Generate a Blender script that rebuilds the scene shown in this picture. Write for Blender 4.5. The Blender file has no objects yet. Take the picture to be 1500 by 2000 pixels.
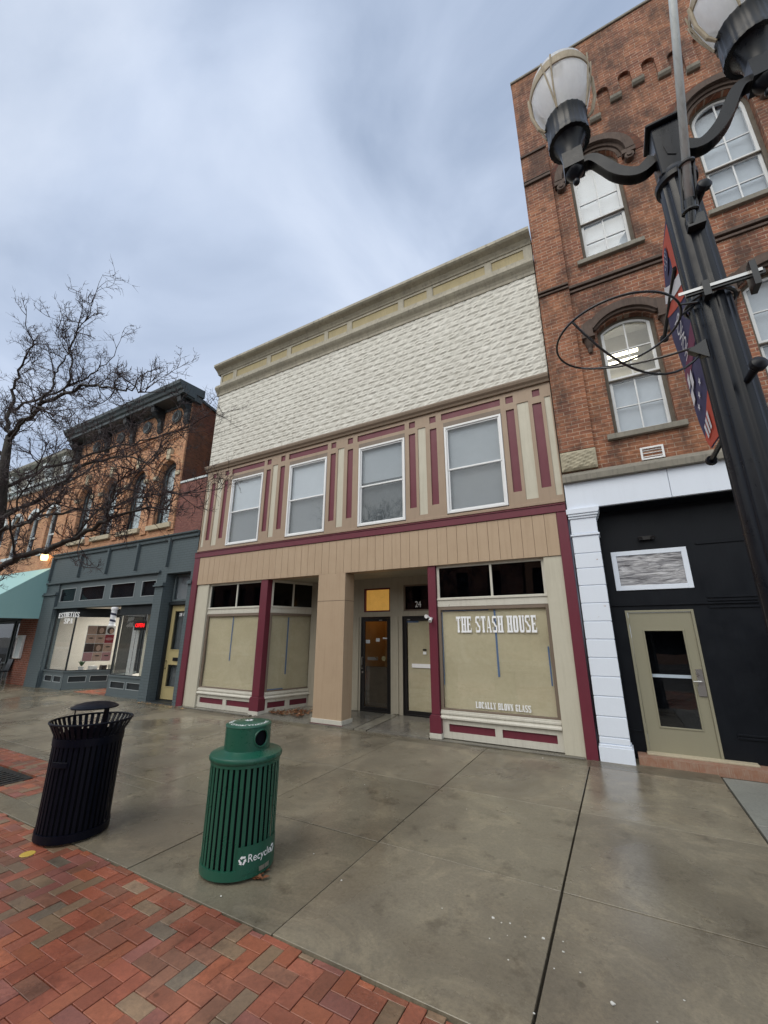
import bpy, bmesh, math, random
from mathutils import Vector, Matrix
random.seed(7)
S = bpy.context.scene
COL = S.collection
PI = math.pi

# ------------------------------------------------------------------ camera
cam_d = bpy.data.cameras.new('camera')
cam = bpy.data.objects.new('camera', cam_d)
COL.objects.link(cam)
cam_d.sensor_fit = 'HORIZONTAL'
cam_d.sensor_width = 36.0
cam_d.lens = 797.3686 / 1500.0 * 36.0
cam_d.clip_start = 0.05
cam_d.clip_end = 2000.0
_r = Vector((0.875738, 0.482786, 0.000863)); _u = Vector((0.137353, -0.250862, 0.958229)); _w = Vector((-0.462836, 0.839039, 0.286002))
_m = Matrix((( _r.x, _u.x, -_w.x), (_r.y, _u.y, -_w.y), (_r.z, _u.z, -_w.z))).to_4x4()
_m.translation = Vector((0.495, -7.601624999999999, 1.8))
cam.matrix_world = _m
S.camera = cam
S.render.resolution_x = 768
S.render.resolution_y = 1024

# ------------------------------------------------------------------ light
S.view_settings.view_transform = 'Standard'
S.view_settings.look = 'None'
S.view_settings.exposure = 0.45
S.view_settings.gamma = 1.0
SUN_EL, SUN_AZ = math.radians(48), math.radians(200)     # soft light from behind the street
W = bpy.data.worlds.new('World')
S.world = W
W.use_nodes = True
nt = W.node_tree
nt.nodes.clear()
def wn(t, **k):
    n = nt.nodes.new(t)
    for a, b in k.items(): setattr(n, a, b)
    return n
w_out = wn('ShaderNodeOutputWorld'); w_bg = wn('ShaderNodeBackground')
sky = wn('ShaderNodeTexSky'); sky.sky_type = 'NISHITA'; sky.sun_disc = False
sky.sun_elevation = SUN_EL; sky.sun_rotation = SUN_AZ
w_bg.inputs['Strength'].default_value = 0.1
tc = wn('ShaderNodeTexCoord')
mp = wn('ShaderNodeMapping'); mp.inputs['Scale'].default_value = (1.15, 1.15, 1.35)
mp.inputs['Location'].default_value = (2.3, 0.4, 0.0)
nz = wn('ShaderNodeTexNoise'); nz.inputs['Scale'].default_value = 1.9; nz.inputs['Detail'].default_value = 7
nz.inputs['Roughness'].default_value = 0.5; nz.inputs['Distortion'].default_value = 0.45
rp = wn('ShaderNodeValToRGB')
rp.color_ramp.elements[0].position = 0.30; rp.color_ramp.elements[0].color = (.25, .31, .42, 1)
rp.color_ramp.elements[1].position = 0.70; rp.color_ramp.elements[1].color = (.53, .59, .70, 1)
e = rp.color_ramp.elements.new(0.5); e.color = (.40, .465, .585, 1)
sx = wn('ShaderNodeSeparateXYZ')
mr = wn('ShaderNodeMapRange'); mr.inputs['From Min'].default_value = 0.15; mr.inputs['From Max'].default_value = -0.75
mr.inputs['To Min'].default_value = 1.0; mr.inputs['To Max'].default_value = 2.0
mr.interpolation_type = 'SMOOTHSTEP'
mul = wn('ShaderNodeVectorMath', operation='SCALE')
mx = wn('ShaderNodeMix'); mx.data_type = 'RGBA'; mx.inputs[0].default_value = 0.93
L = nt.links.new
L(tc.outputs['Generated'], mp.inputs['Vector']); L(mp.outputs[0], nz.inputs['Vector'])
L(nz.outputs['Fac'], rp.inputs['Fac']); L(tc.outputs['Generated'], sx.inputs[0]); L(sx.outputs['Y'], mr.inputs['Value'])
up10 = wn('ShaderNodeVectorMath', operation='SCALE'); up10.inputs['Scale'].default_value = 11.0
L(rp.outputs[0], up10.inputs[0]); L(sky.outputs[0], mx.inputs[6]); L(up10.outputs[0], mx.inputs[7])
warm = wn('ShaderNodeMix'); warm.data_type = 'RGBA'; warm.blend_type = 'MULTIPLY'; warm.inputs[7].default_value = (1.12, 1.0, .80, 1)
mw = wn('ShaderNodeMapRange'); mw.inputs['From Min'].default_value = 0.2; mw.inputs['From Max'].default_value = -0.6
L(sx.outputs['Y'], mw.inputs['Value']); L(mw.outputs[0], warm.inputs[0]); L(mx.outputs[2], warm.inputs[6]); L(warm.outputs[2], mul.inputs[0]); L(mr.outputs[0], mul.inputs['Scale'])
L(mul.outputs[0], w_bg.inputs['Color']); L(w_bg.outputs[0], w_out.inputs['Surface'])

sun_d = bpy.data.lights.new('sun', 'SUN'); sun_d.energy = 0.9; sun_d.angle = math.radians(40)
sun_d.color = (1.0, 0.93, 0.82)
sun = bpy.data.objects.new('sun', sun_d); COL.objects.link(sun)
_sd = Vector((math.cos(SUN_EL)*math.sin(SUN_AZ), math.cos(SUN_EL)*math.cos(SUN_AZ), math.sin(SUN_EL)))
sun.rotation_euler = _sd.to_track_quat('Z', 'Y').to_euler()
sun.location = (0, -20, 30)

# ------------------------------------------------------------------ materials
MATS = {}
class NT:
    def __init__(s, name):
        s.m = bpy.data.materials.new(name); s.m.use_nodes = True
        s.t = s.m.node_tree; s.t.nodes.clear()
        s.out = s.n('ShaderNodeOutputMaterial')
        s.pos = None
    def n(s, t, **k):
        n = s.t.nodes.new(t)
        for a, b in k.items(): setattr(n, a, b)
        return n
    def l(s, a, b): s.t.links.new(a, b)
    def P(s):
        if s.pos is None: s.pos = s.n('ShaderNodeNewGeometry').outputs['Position']
        return s.pos
    def noise(s, scale, detail=4, rough=.55, stretch=None, vec=None, dist=0):
        v = vec or s.P()
        if stretch:
            mp = s.n('ShaderNodeMapping'); mp.inputs['Scale'].default_value = stretch; s.l(v, mp.inputs['Vector']); v = mp.outputs[0]
        n = s.n('ShaderNodeTexNoise'); n.inputs['Scale'].default_value = scale; n.inputs['Detail'].default_value = detail
        n.inputs['Roughness'].default_value = rough; n.inputs['Distortion'].default_value = dist
        s.l(v, n.inputs['Vector']); return n.outputs['Fac']
    def rng(s, v, a, b, c, d):
        n = s.n('ShaderNodeMapRange'); s.l(v, n.inputs['Value'])
        for k, x in zip(('From Min', 'From Max', 'To Min', 'To Max'), (a, b, c, d)): n.inputs[k].default_value = x
        return n.outputs[0]
    def mix(s, f, a, b, mode='MIX'):
        n = s.n('ShaderNodeMix'); n.data_type = 'RGBA'; n.blend_type = mode
        for sock, x in ((n.inputs[0], f), (n.inputs[6], a), (n.inputs[7], b)):
            if isinstance(x, (int, float)): sock.default_value = x
            elif isinstance(x, tuple): sock.default_value = (*x[:3], 1)
            else: s.l(x, sock)
        return n.outputs[2]
    def math(s, op, a, b=0.0):
        n = s.n('ShaderNodeMath', operation=op)
        for i, x in enumerate((a, b)):
            if isinstance(x, (int, float)): n.inputs[i].default_value = x
            else: s.l(x, n.inputs[i])
        return n.outputs[0]
    def bsdf(s, col, rough=.6, metal=0, bump=None, bstr=.3, bdist=.01, spec=.5, coat=0, emis=None, estr=0):
        b = s.n('ShaderNodeBsdfPrincipled')
        for nm, x in (('Base Color', col), ('Roughness', rough), ('Metallic', metal)):
            if isinstance(x, (int, float)): b.inputs[nm].default_value = x
            elif isinstance(x, tuple): b.inputs[nm].default_value = (*x[:3], 1)
            else: s.l(x, b.inputs[nm])
        b.inputs['Specular IOR Level'].default_value = spec
        b.inputs['Coat Weight'].default_value = coat
        if emis: b.inputs['Emission Color'].default_value = (*emis, 1); b.inputs['Emission Strength'].default_value = estr
        if bump is not None:
            n = s.n('ShaderNodeBump'); n.inputs['Strength'].default_value = bstr; n.inputs['Distance'].default_value = bdist
            s.l(bump, n.inputs['Height']); s.l(n.outputs[0], b.inputs['Normal'])
        s.l(b.outputs[0], s.out.inputs['Surface'])
        MATS[s.m.name] = s.m
        return s.m

def dk(c, k): return tuple(x*k for x in c)
def paint(name, c, rough=.55, dirt=.35, dirtc=None, scale=1.0, bump=.15, spec=.4, chips=0, chipc=(.25,.22,.18)):
    """painted wood/metal/masonry: faint mottling, rain streaks, grime"""
    t = NT(name)
    n1 = t.noise(2.2*scale, 6, .7); st = t.noise(3.0*scale, 6, .7, stretch=(5.5, 5.5, .35)); fine = t.noise(60, 3, .6)
    col = t.mix(t.rng(n1, .3, .75, 0, dirt*.8), c, dirtc or dk(c, .68))
    col = t.mix(t.rng(st, .50, .70, 0, dirt), col, dirtc or dk(c, .55))
    if chips:
        ch = t.noise(9, 5, .75)
        col = t.mix(t.rng(ch, .69-chips, .71-chips, 0, 1), col, chipc)
    col = t.mix(t.rng(fine, .3, .7, .0, .12), col, dk(c, .8))
    h = t.math('ADD', t.math('MULTIPLY', fine, .35), n1)
    return t.bsdf(col, t.rng(n1, .3, .7, rough-.08, rough+.12), bump=h, bstr=bump, bdist=.01, spec=spec)

def brickmat(name, c1, c2, mort, bw=.215, rh=.075, soot=.6, sootc=(.05,.04,.035), rough=.85, bump=.5, paintc=None, seam=.0, patch=(.36,.17,.08)):
    t = NT(name)
    sp = t.n('ShaderNodeSeparateXYZ'); t.l(t.P(), sp.inputs[0])
    u = t.math('ADD', sp.outputs['X'], sp.outputs['Y'])
    cb = t.n('ShaderNodeCombineXYZ'); t.l(u, cb.inputs[0]); t.l(sp.outputs['Z'], cb.inputs[1])
    wob = t.noise(7, 2, .5)
    wv = t.n('ShaderNodeVectorMath', operation='MULTIPLY_ADD')
    cw = t.n('ShaderNodeCombineXYZ'); t.l(wob, cw.inputs[0]); t.l(wob, cw.inputs[1])
    t.l(cw.outputs[0], wv.inputs[0]); wv.inputs[1].default_value = (.012, .01, 0); t.l(cb.outputs[0], wv.inputs[2])
    b = t.n('ShaderNodeTexBrick'); t.l(wv.outputs[0], b.inputs['Vector'])
    b.inputs['Scale'].default_value = 1; b.inputs['Brick Width'].default_value = bw; b.inputs['Row Height'].default_value = rh
    b.inputs['Mortar Size'].default_value = .0055; b.inputs['Mortar Smooth'].default_value = .3; b.inputs['Bias'].default_value = 0
    b.inputs['Color1'].default_value = (*c1, 1); b.inputs['Color2'].default_value = (*c2, 1); b.inputs['Mortar'].default_value = (*mort, 1)
    # second, offset per brick random value
    n1 = t.noise(.55, 4, .6); n2 = t.noise(1.3, 6, .75, stretch=(1, 1, .55)); n3 = t.noise(35, 3, .6); n4 = t.noise(9, 4, .75, stretch=(.6, .6, 2.2)); n5 = t.noise(3.2, 5, .75)
    col = b.outputs['Color']
    if paintc is None:
        col = t.mix(t.rng(n1, .42, .68, 0, .55), col, patch)
        col = t.mix(t.rng(n4, .46, .62, 0, .55), col, dk(c2, .55))
        col = t.mix(t.rng(n4, .50, .36, 0, .45), col, tuple(min(.6, x*1.25+.02) for x in c1))
        col = t.mix(t.math('MULTIPLY', b.outputs['Fac'], t.rng(n5, .40, .62, .1, .95)), col, mort)
        col = t.mix(t.rng(n2, .45, .61, 0, soot*.85), col, sootc)
        col = t.mix(t.rng(n3, .4, .8, 0, .25), col, dk(c1, .5))
    else:
        col = t.mix(t.math('MULTIPLY', b.outputs['Fac'], .6), t.mix(t.rng(n2, .45, .8, 0, .35), paintc, dk(paintc, .6)), dk(paintc, .55))
    h = t.math('ADD', t.math('MULTIPLY', t.math('SUBTRACT', 1.0, b.outputs['Fac']), 1.0), t.math('MULTIPLY', n4, .6))
    return t.bsdf(col, rough, bump=h, bstr=bump, bdist=.008, spec=.25)

def plain(name, c, rough=.5, metal=0, spec=.5, coat=0, emis=None, estr=0, var=.15, vs=8, bump=0):
    t = NT(name)
    n = t.noise(vs, 4, .6)
    col = t.mix(t.rng(n, .3, .75, 0, 1), c, dk(c, 1-var)) if var else c
    return t.bsdf(col, t.rng(n, .3, .7, max(0, rough-.06), rough+.06), metal, bump=n if bump else None, bstr=bump, spec=spec, coat=coat, emis=emis, estr=estr)

def glass(name, tint=(.92,.94,.95), refl=1.0, wave=.02):
    t = NT(name)
    tr = t.n('ShaderNodeBsdfTransparent'); tr.inputs[0].default_value = (*tint, 1)
    gl = t.n('ShaderNodeBsdfGlossy'); gl.inputs['Roughness'].default_value = .015
    nb = t.noise(1.6, 2, .5); bm = t.n('ShaderNodeBump'); bm.inputs['Strength'].default_value = wave; bm.inputs['Distance'].default_value = .05
    t.l(nb, bm.inputs['Height']); t.l(bm.outputs[0], gl.inputs['Normal'])
    ge = t.n('ShaderNodeNewGeometry'); dp = t.n('ShaderNodeVectorMath', operation='DOT_PRODUCT'); t.l(ge.outputs['Incoming'], dp.inputs[0]); t.l(ge.outputs['Normal'], dp.inputs[1])
    c_ = t.math('SUBTRACT', 1.0, t.math('ABSOLUTE', dp.outputs['Value']))
    f = t.math('ADD', t.math('MULTIPLY', t.math('POWER', c_, 5.0), .9), .045*refl)
    f = t.math('MINIMUM', f, 1.0)
    mxs = t.n('ShaderNodeMixShader'); t.l(f, mxs.inputs[0]); t.l(tr.outputs[0], mxs.inputs[1]); t.l(gl.outputs[0], mxs.inputs[2])
    t.l(mxs.outputs[0], t.out.inputs['Surface']); MATS[name] = t.m
    return t.m

def emit(name, c, s):
    t = NT(name); e = t.n('ShaderNodeEmission'); e.inputs[0].default_value = (*c, 1); e.inputs[1].default_value = s
    t.l(e.outputs[0], t.out.inputs['Surface']); MATS[name] = t.m; return t.m

# ------------------------------------------------------------------ mesh builder
ORIG = {}
def top_origin(o):
    while o.parent: o = o.parent
    return ORIG.get(o.name, Vector((0, 0, 0)))
def tag(o, label=None, cat=None, group=None, kind=None):
    if label: o['label'] = label
    if cat: o['category'] = cat
    if group: o['group'] = group
    if kind: o['kind'] = kind
    return o
def thing(name, label, cat, loc=(0, 0, 0), group=None):
    o = bpy.data.objects.new(name, None); COL.objects.link(o); o.location = loc
    o.empty_display_size = .2
    ORIG[o.name] = Vector(loc)
    return tag(o, label, cat, group)
def copy_tree(o, parent=None):
    c = o.copy(); COL.objects.link(c)
    if parent: c.parent = parent
    for ch in list(o.children): copy_tree(ch, c)
    return c
def copy_thing(o, loc, label=None, rotz=0):
    c = copy_tree(o); c.location = loc; c.rotation_euler = (0, 0, rotz)
    if label: c['label'] = label
    return c

class MB:
    def __init__(s, M=None): s.v = []; s.f = []; s.c = []; s.M = M; s.tone = None
    def vs(s, pts):
        i = len(s.v)
        s.v += [tuple(s.M @ Vector(p)) if s.M is not None else tuple(p) for p in pts]; return i
    def face(s, *idx): s.f.append(idx); s.c.append(s.tone)
    def poly(s, pts):
        i = s.vs(pts); s.face(*range(i, i+len(pts))); return s
    def box(s, x0, x1, y0, y1, z0, z1):
        if x0 > x1: x0, x1 = x1, x0
        if y0 > y1: y0, y1 = y1, y0
        if z0 > z1: z0, z1 = z1, z0
        i = s.vs([(x0,y0,z0),(x1,y0,z0),(x1,y1,z0),(x0,y1,z0),(x0,y0,z1),(x1,y0,z1),(x1,y1,z1),(x0,y1,z1)])
        for q in ((0,3,2,1),(4,5,6,7),(0,1,5,4),(1,2,6,5),(2,3,7,6),(3,0,4,7)): s.face(*[i+k for k in q])
        return s
    def prism(s, pts, a, b, axis='y'):
        """polygon pts (2D) extruded along axis from a to b; y: pts are (x,z), x: (y,z), z: (x,y)"""
        def P(p, t): return {'y': (p[0], t, p[1]), 'x': (t, p[0], p[1]), 'z': (p[0], p[1], t)}[axis]
        n = len(pts); i = s.vs([P(p, a) for p in pts] + [P(p, b) for p in pts])
        s.face(*range(i, i+n)); s.face(*range(i+2*n-1, i+n-1, -1))
        for k in range(n): s.face(i+k, i+n+k, i+n+(k+1) % n, i+(k+1) % n)
        return s
    def tube(s, pts, r, n=8, cap=True):
        pts = [Vector(p) for p in pts]
        if not isinstance(r, (list, tuple)): r = [r]*len(pts)
        ref = None; rings = []
        for k, p in enumerate(pts):
            d = (pts[min(k+1, len(pts)-1)] - pts[max(k-1, 0)])
            if d.length < 1e-9: d = Vector((0, 0, 1))
            d.normalize()
            if ref is None:
                ref = Vector((0, 0, 1)) if abs(d.z) < .9 else Vector((1, 0, 0))
            a = (ref - d*ref.dot(d))
            if a.length < 1e-6: a = Vector((1, 0, 0)) - d*d.x
            a.normalize(); ref = a; b = d.cross(a)
            rings.append(s.vs([p + (a*math.cos(2*PI*j/n) + b*math.sin(2*PI*j/n))*r[k] for j in range(n)]))
        for k in range(len(rings)-1):
            for j in range(n): s.face(rings[k]+j, rings[k]+(j+1) % n, rings[k+1]+(j+1) % n, rings[k+1]+j)
        if cap:
            s.face(*range(rings[0]+n-1, rings[0]-1, -1)); s.face(*range(rings[-1], rings[-1]+n))
        return s
    def lathe(s, prof, cx, cy, n=32, fl=None, a0=0, a1=2*PI):
        full = abs(a1-a0-2*PI) < 1e-6
        m = n if full else n+1
        rings = []
        for (r, z) in prof:
            rings.append(s.vs([(cx+(r*(fl(a0+(a1-a0)*j/n) if fl else 1))*math.cos(a0+(a1-a0)*j/n), cy+(r*(fl(a0+(a1-a0)*j/n) if fl else 1))*math.sin(a0+(a1-a0)*j/n), z) for j in range(m)]))
        for k in range(len(rings)-1):
            for j in range(n):
                s.face(rings[k]+j, rings[k]+(j+1) % m, rings[k+1]+(j+1) % m, rings[k+1]+j)
        return s
    def grid(s, P, nu, nv):
        i = s.vs([P(a/nu, b/nv) for b in range(nv+1) for a in range(nu+1)])
        for b in range(nv):
            for a in range(nu):
                k = i+b*(nu+1)+a; s.face(k, k+1, k+nu+2, k+nu+1)
        return s
    def build(s, name, mat, parent=None, smooth=False, bevel=0, label=None, seg=1):
        o0 = top_origin(parent) if parent else s.org if hasattr(s, 'org') else Vector((0, 0, 0))
        me = bpy.data.meshes.new(name)
        me.from_pydata([(v[0]-o0[0], v[1]-o0[1], v[2]-o0[2]) for v in s.v], [], s.f)
        me.validate()
        if any(c is not None for c in s.c) and len(me.polygons) == len(s.c):
            at = me.color_attributes.new('tone', 'FLOAT_COLOR', 'CORNER')
            for p, c in zip(me.polygons, s.c):
                for li in p.loop_indices: at.data[li].color = (*(c or (1, 1, 1)), 1)
        bm = bmesh.new(); bm.from_mesh(me); bmesh.ops.recalc_face_normals(bm, faces=bm.faces); bm.to_mesh(me); bm.free()
        me.materials.append(mat if not isinstance(mat, str) else MATS[mat])
        if smooth:
            for p in me.polygons: p.use_smooth = True
        o = bpy.data.objects.new(name, me); COL.objects.link(o)
        if parent: o.parent = parent
        elif o0.length: o.location = o0
        if bevel:
            b = o.modifiers.new('bevel', 'BEVEL'); b.width = bevel; b.segments = seg; b.limit_method = 'ANGLE'; b.angle_limit = math.radians(40)
        if smooth == 'auto':
            try:
                for p in me.polygons: p.use_smooth = True
                me.set_sharp_from_angle(angle=math.radians(38))
            except Exception: pass
        if label: o['label'] = label
        return o
def top(mb, name, mat, label, cat, group=None, org=None, **k):
    """one-mesh thing"""
    if org: mb.org = Vector(org)
    o = mb.build(name, mat, **k); return tag(o, label, cat, group)
def struct(mb, name, mat, **k):
    o = mb.build(name, mat, **k); o['kind'] = 'structure'; return o

def wallgrid(mb, x0, x1, z0, z1, holes, y=0.0, depth=.1, back=None):
    """front face at y with rectangular holes (xa,xb,za,zb[,depth]) and their reveals"""
    xs = sorted({x0, x1, *[h[0] for h in holes], *[h[1] for h in holes]}); zs = sorted({z0, z1, *[h[2] for h in holes], *[h[3] for h in holes]})
    xs = [x for x in xs if x0 <= x <= x1]; zs = [z for z in zs if z0 <= z <= z1]
    for a, b in zip(xs, xs[1:]):
        run = None
        for c, d in zip(zs, zs[1:]):
            mx_, mz_ = (a+b)/2, (c+d)/2
            if any(h[0] < mx_ < h[1] and h[2] < mz_ < h[3] for h in holes): continue
            mb.poly([(a, y, c), (b, y, c), (b, y, d), (a, y, d)])
    for h in holes:
        a, b, c, d = h[:4]; dd = h[4] if len(h) > 4 else depth
        mb.poly([(a, y, c), (a, y, d), (a, y+dd, d), (a, y+dd, c)]); mb.poly([(b, y, c), (b, y+dd, c), (b, y+dd, d), (b, y, d)])
        mb.poly([(a, y, c), (a, y+dd, c), (b, y+dd, c), (b, y, c)]); mb.poly([(a, y, d), (b, y, d), (b, y+dd, d), (a, y+dd, d)])
    return mb
def frame(mb, x0, x1, z0, z1, t, y0, y1, tb=None, tt=None):
    tb = t if tb is None else tb; tt = t if tt is None else tt
    mb.box(x0, x0+t, y0, y1, z0, z1); mb.box(x1-t, x1, y0, y1, z0, z1)
    mb.box(x0+t, x1-t, y0, y1, z0, z0+tb); mb.box(x0+t, x1-t, y0, y1, z1-tt, z1)
    return mb
def arcpts(cx, hw, zs, rise, n=14):
    """points of an arch from left spring to right spring"""
    if rise >= hw*.98: return [(cx-hw*math.cos(PI*k/n), zs+rise*math.sin(PI*k/n)) for k in range(n+1)]
    R = (hw*hw+rise*rise)/(2*rise); a = math.asin(hw/R)
    return [(cx+R*math.sin(-a+2*a*k/n), zs+rise-R+R*math.cos(-a+2*a*k/n)) for k in range(n+1)]
def archwall(mb, ws, x0, x1, z0, z1, y=0, depth=.2):
    """wall with arched holes ws = [(cx,hw,zb,zs,rise)]"""
    holes = [(c-h, c+h, zb, zs+r+.02, depth) for c, h, zb, zs, r in ws]
    xs = sorted({x0, x1, *[q for h in holes for q in h[:2]]}); zs_ = sorted({z0, z1, *[q for h in holes for q in h[2:4]]})
    for a, b in zip(xs, xs[1:]):
        for c, d in zip(zs_, zs_[1:]):
            m1, m2 = (a+b)/2, (c+d)/2
            if any(h[0] < m1 < h[1] and h[2] < m2 < h[3] for h in holes): continue
            mb.poly([(a, y, c), (b, y, c), (b, y, d), (a, y, d)])
    for (c, hw, zb, zs, r), h in zip(ws, holes):
        A = arcpts(c, hw, zs, r); zt = h[3]
        for p, q in zip(A, A[1:]):
            mb.poly([(p[0], y, p[1]), (q[0], y, q[1]), (q[0], y, zt), (p[0], y, zt)])
            mb.poly([(p[0], y, p[1]), (q[0], y, q[1]), (q[0], y+depth, q[1]), (p[0], y+depth, p[1])])
        for sx_ in (c-hw, c+hw): mb.poly([(sx_, y, zb), (sx_, y, zs), (sx_, y+depth, zs), (sx_, y+depth, zb)])
        mb.poly([(c-hw, y, zb), (c+hw, y, zb), (c+hw, y+depth, zb), (c-hw, y+depth, zb)])
    return mb
def archband(mb, cx, hw, zs, rise, t, y0, y1, n=14, t2=None):
    """solid band that follows an arch outside it by t"""
    A = arcpts(cx, hw, zs, rise, n); B = arcpts(cx, hw+t, zs, rise+(t2 or t), n)
    for k in range(n):
        a, b, c, d = A[k], A[k+1], B[k+1], B[k]
        mb.prism([a, b, c, d], y0, y1, 'y')
    return mb

# ------------------------------------------------------------------ lettering (condensed slab serif), and plain text
def slab(ch, mb, x, z, w, h, y0, y1, T=.36, t=.14):
    """heavy stems, thin slabs; one letter into the mesh"""
    S_, s_ = T*w, t*h
    cnt = [0]
    def fy(): cnt[0] += 1; return y0-cnt[0]*.00011
    def bx(a, b, c, d): mb.box(x+a*w, x+b*w, fy(), y1, z+c*h, z+d*h)
    def ql(x1, z1, x2, z2, th): mb.prism([(x+(x1-th/2)*w, z+z1*h), (x+(x1+th/2)*w, z+z1*h), (x+(x2+th/2)*w, z+z2*h), (x+(x2-th/2)*w, z+z2*h)], fy(), y1, 'y')
    def stem(c, a=0, b=1, ser=.1): bx(c-T/2, c+T/2, a, b); bx(c-T/2-ser, c+T/2+ser, a, a+t*.8); bx(c-T/2-ser, c+T/2+ser, b-t*.8, b)
    L_, R_ = .22, .78
    if ch == 'T': bx(.5-T/2, .5+T/2, 0, 1); bx(.25, .75, 0, t); bx(.02, .98, 1-t, 1); bx(.02, .12, .72, 1); bx(.88, .98, .72, 1)
    elif ch == 'H': stem(L_); stem(R_); bx(.2, .8, .46, .54)
    elif ch in 'E': stem(L_+.04); bx(.2, .95, 0, t); bx(.2, .93, 1-t, 1); bx(.2, .7, .46, .54); bx(.85, .95, 0, .28); bx(.83, .93, .72, 1); bx(.66, .74, .38, .62)
    elif ch == 'L': stem(L_+.06); bx(.2, .97, 0, t); bx(.86, .97, 0, .34)
    elif ch in 'I': stem(.5)
    elif ch == 'P': stem(L_+.02); bx(.2, .8, 1-t, 1); bx(.2, .8, .44, .52); bx(.7, .98, .5, .95)
    elif ch == 'B': stem(L_+.02); bx(.2, .8, 1-t, 1); bx(.2, .8, 0, t); bx(.2, .8, .47, .55); bx(.68, .94, .55, .95); bx(.72, .98, .05, .5)
    elif ch == 'O': bx(.04, .04+T, .1, .9); bx(.96-T, .96, .1, .9); bx(.2, .8, 0, t); bx(.2, .8, 1-t, 1); bx(.1, .3, .04, .14); bx(.7, .9, .04, .14); bx(.1, .3, .86, .96); bx(.7, .9, .86, .96)
    elif ch in 'CG':
        bx(.04, .04+T, .1, .9); bx(.2, .8, 0, t); bx(.2, .8, 1-t, 1); bx(.1, .3, .04, .14); bx(.1, .3, .86, .96); bx(.72, .92, .68, .95)
        if ch == 'G': bx(.72-.04, .94, .04, .44); bx(.55, .98, .38, .46)
        else: bx(.76, .92, .05, .32)
    elif ch == 'U': bx(.08, .08+T, .1, 1); bx(.92-T*.7, .92, .1, 1); bx(.2, .8, 0, t); bx(.14, .3, .04, .14); bx(.7, .86, .04, .14); bx(0, .46, 1-t*.8, 1); bx(.62, 1, 1-t*.8, 1)
    elif ch == 'S': bx(.04, .3, .58, .93); bx(.7, .96, .08, .42); bx(.14, .8, 1-t, 1); bx(.2, .86, 0, t); ql(.72, .34, .28, .66, .34); bx(.82, .92, .68, 1); bx(.08, .18, 0, .32)
    elif ch == 'A': ql(.1, 0, .44, 1, .1); ql(.78, 0, .5, 1, .28); bx(.2, .7, .26, .33); bx(0, .26, 0, t*.8); bx(.58, 1, 0, t*.8)
    elif ch == 'Y': bx(.5-T/2, .5+T/2, 0, .45); bx(.25, .75, 0, t*.8); ql(.48, .4, .16, 1, .28); ql(.54, .4, .86, 1, .12); bx(0, .4, 1-t*.8, 1); bx(.7, 1, 1-t*.8, 1)
    elif ch == 'W': ql(.3, 0, .1, 1, .2); ql(.34, 0, .5, 1, .12); ql(.68, 0, .5, 1, .2); ql(.72, 0, .9, 1, .12); bx(0, .28, 1-t*.8, 1); bx(.76, 1, 1-t*.8, 1)
    elif ch == 'N': bx(.1, .22, 0, 1); bx(.78, .9, 0, 1); ql(.76, 0, .24, 1, .3); bx(0, .32, 0, t*.8); bx(0, .3, 1-t*.8, 1); bx(.66, 1, 1-t*.8, 1)
def slabtext(mb, txt, x0, x1, z0, z1, y0, y1, space=.55, gap=.12, top=None):
    n = sum(1 if c != ' ' else space for c in txt) + gap*(len(txt)-1)
    w = (x1-x0)/n; x = x0
    for c in txt:
        if c != ' ':
            dz = top((x-x0)/(x1-x0)) if top else 0
            slab(c, mb, x, z0+dz, w, (z1-z0), y0, y1)
        x += w*((1 if c != ' ' else space)+gap)
def textverts(txt, size=1.0, ext=.004):
    c = bpy.data.curves.new('t', 'FONT'); c.body = txt; c.size = size; c.extrude = ext; c.align_x = 'CENTER'; c.align_y = 'CENTER'; c.resolution_u = 3
    o = bpy.data.objects.new('t', c); COL.objects.link(o)
    bpy.context.view_layer.update()
    me = bpy.data.meshes.new_from_object(o)
    v = [tuple(q.co) for q in me.vertices]; f = [tuple(p.vertices) for p in me.polygons]
    bpy.data.objects.remove(o); bpy.data.curves.remove(c); bpy.data.meshes.remove(me)
    return v, f
def text_mb(mb, txt, size, fn, ext=.004):
    v, f = textverts(txt, size, ext); i = mb.vs([fn(*q) for q in v])
    for q in f: mb.face(*[i+k for k in q])
    return mb
def recycle(mb, cx, cz, r, fn, t=.004):
    """three chasing arrows"""
    for k in range(3):
        a = PI/2 + k*2*PI/3
        def P(u, v_):   # local frame on a triangle side
            ca, sa = math.cos(a), math.sin(a)
            return (cx+u*ca - v_*sa, cz+u*sa + v_*ca)
        bar = [(.30, -.52), (.62, -.52), (.62, .12), (.30, .12)]; tip = [(.16, .1), (.78, .1), (.46, .52)]
        for pl in (bar, tip):
            pts = [P(p[0]*r, p[1]*r) for p in pl]
            i = mb.vs([fn(p[0], p[1], 0) for p in pts] + [fn(p[0], p[1], t) for p in pts]); n = len(pts)
            mb.face(*range(i, i+n)); mb.face(*range(i+n, i+2*n))
            for q in range(n): mb.face(i+q, i+(q+1) % n, i+n+(q+1) % n, i+n+q)

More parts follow.
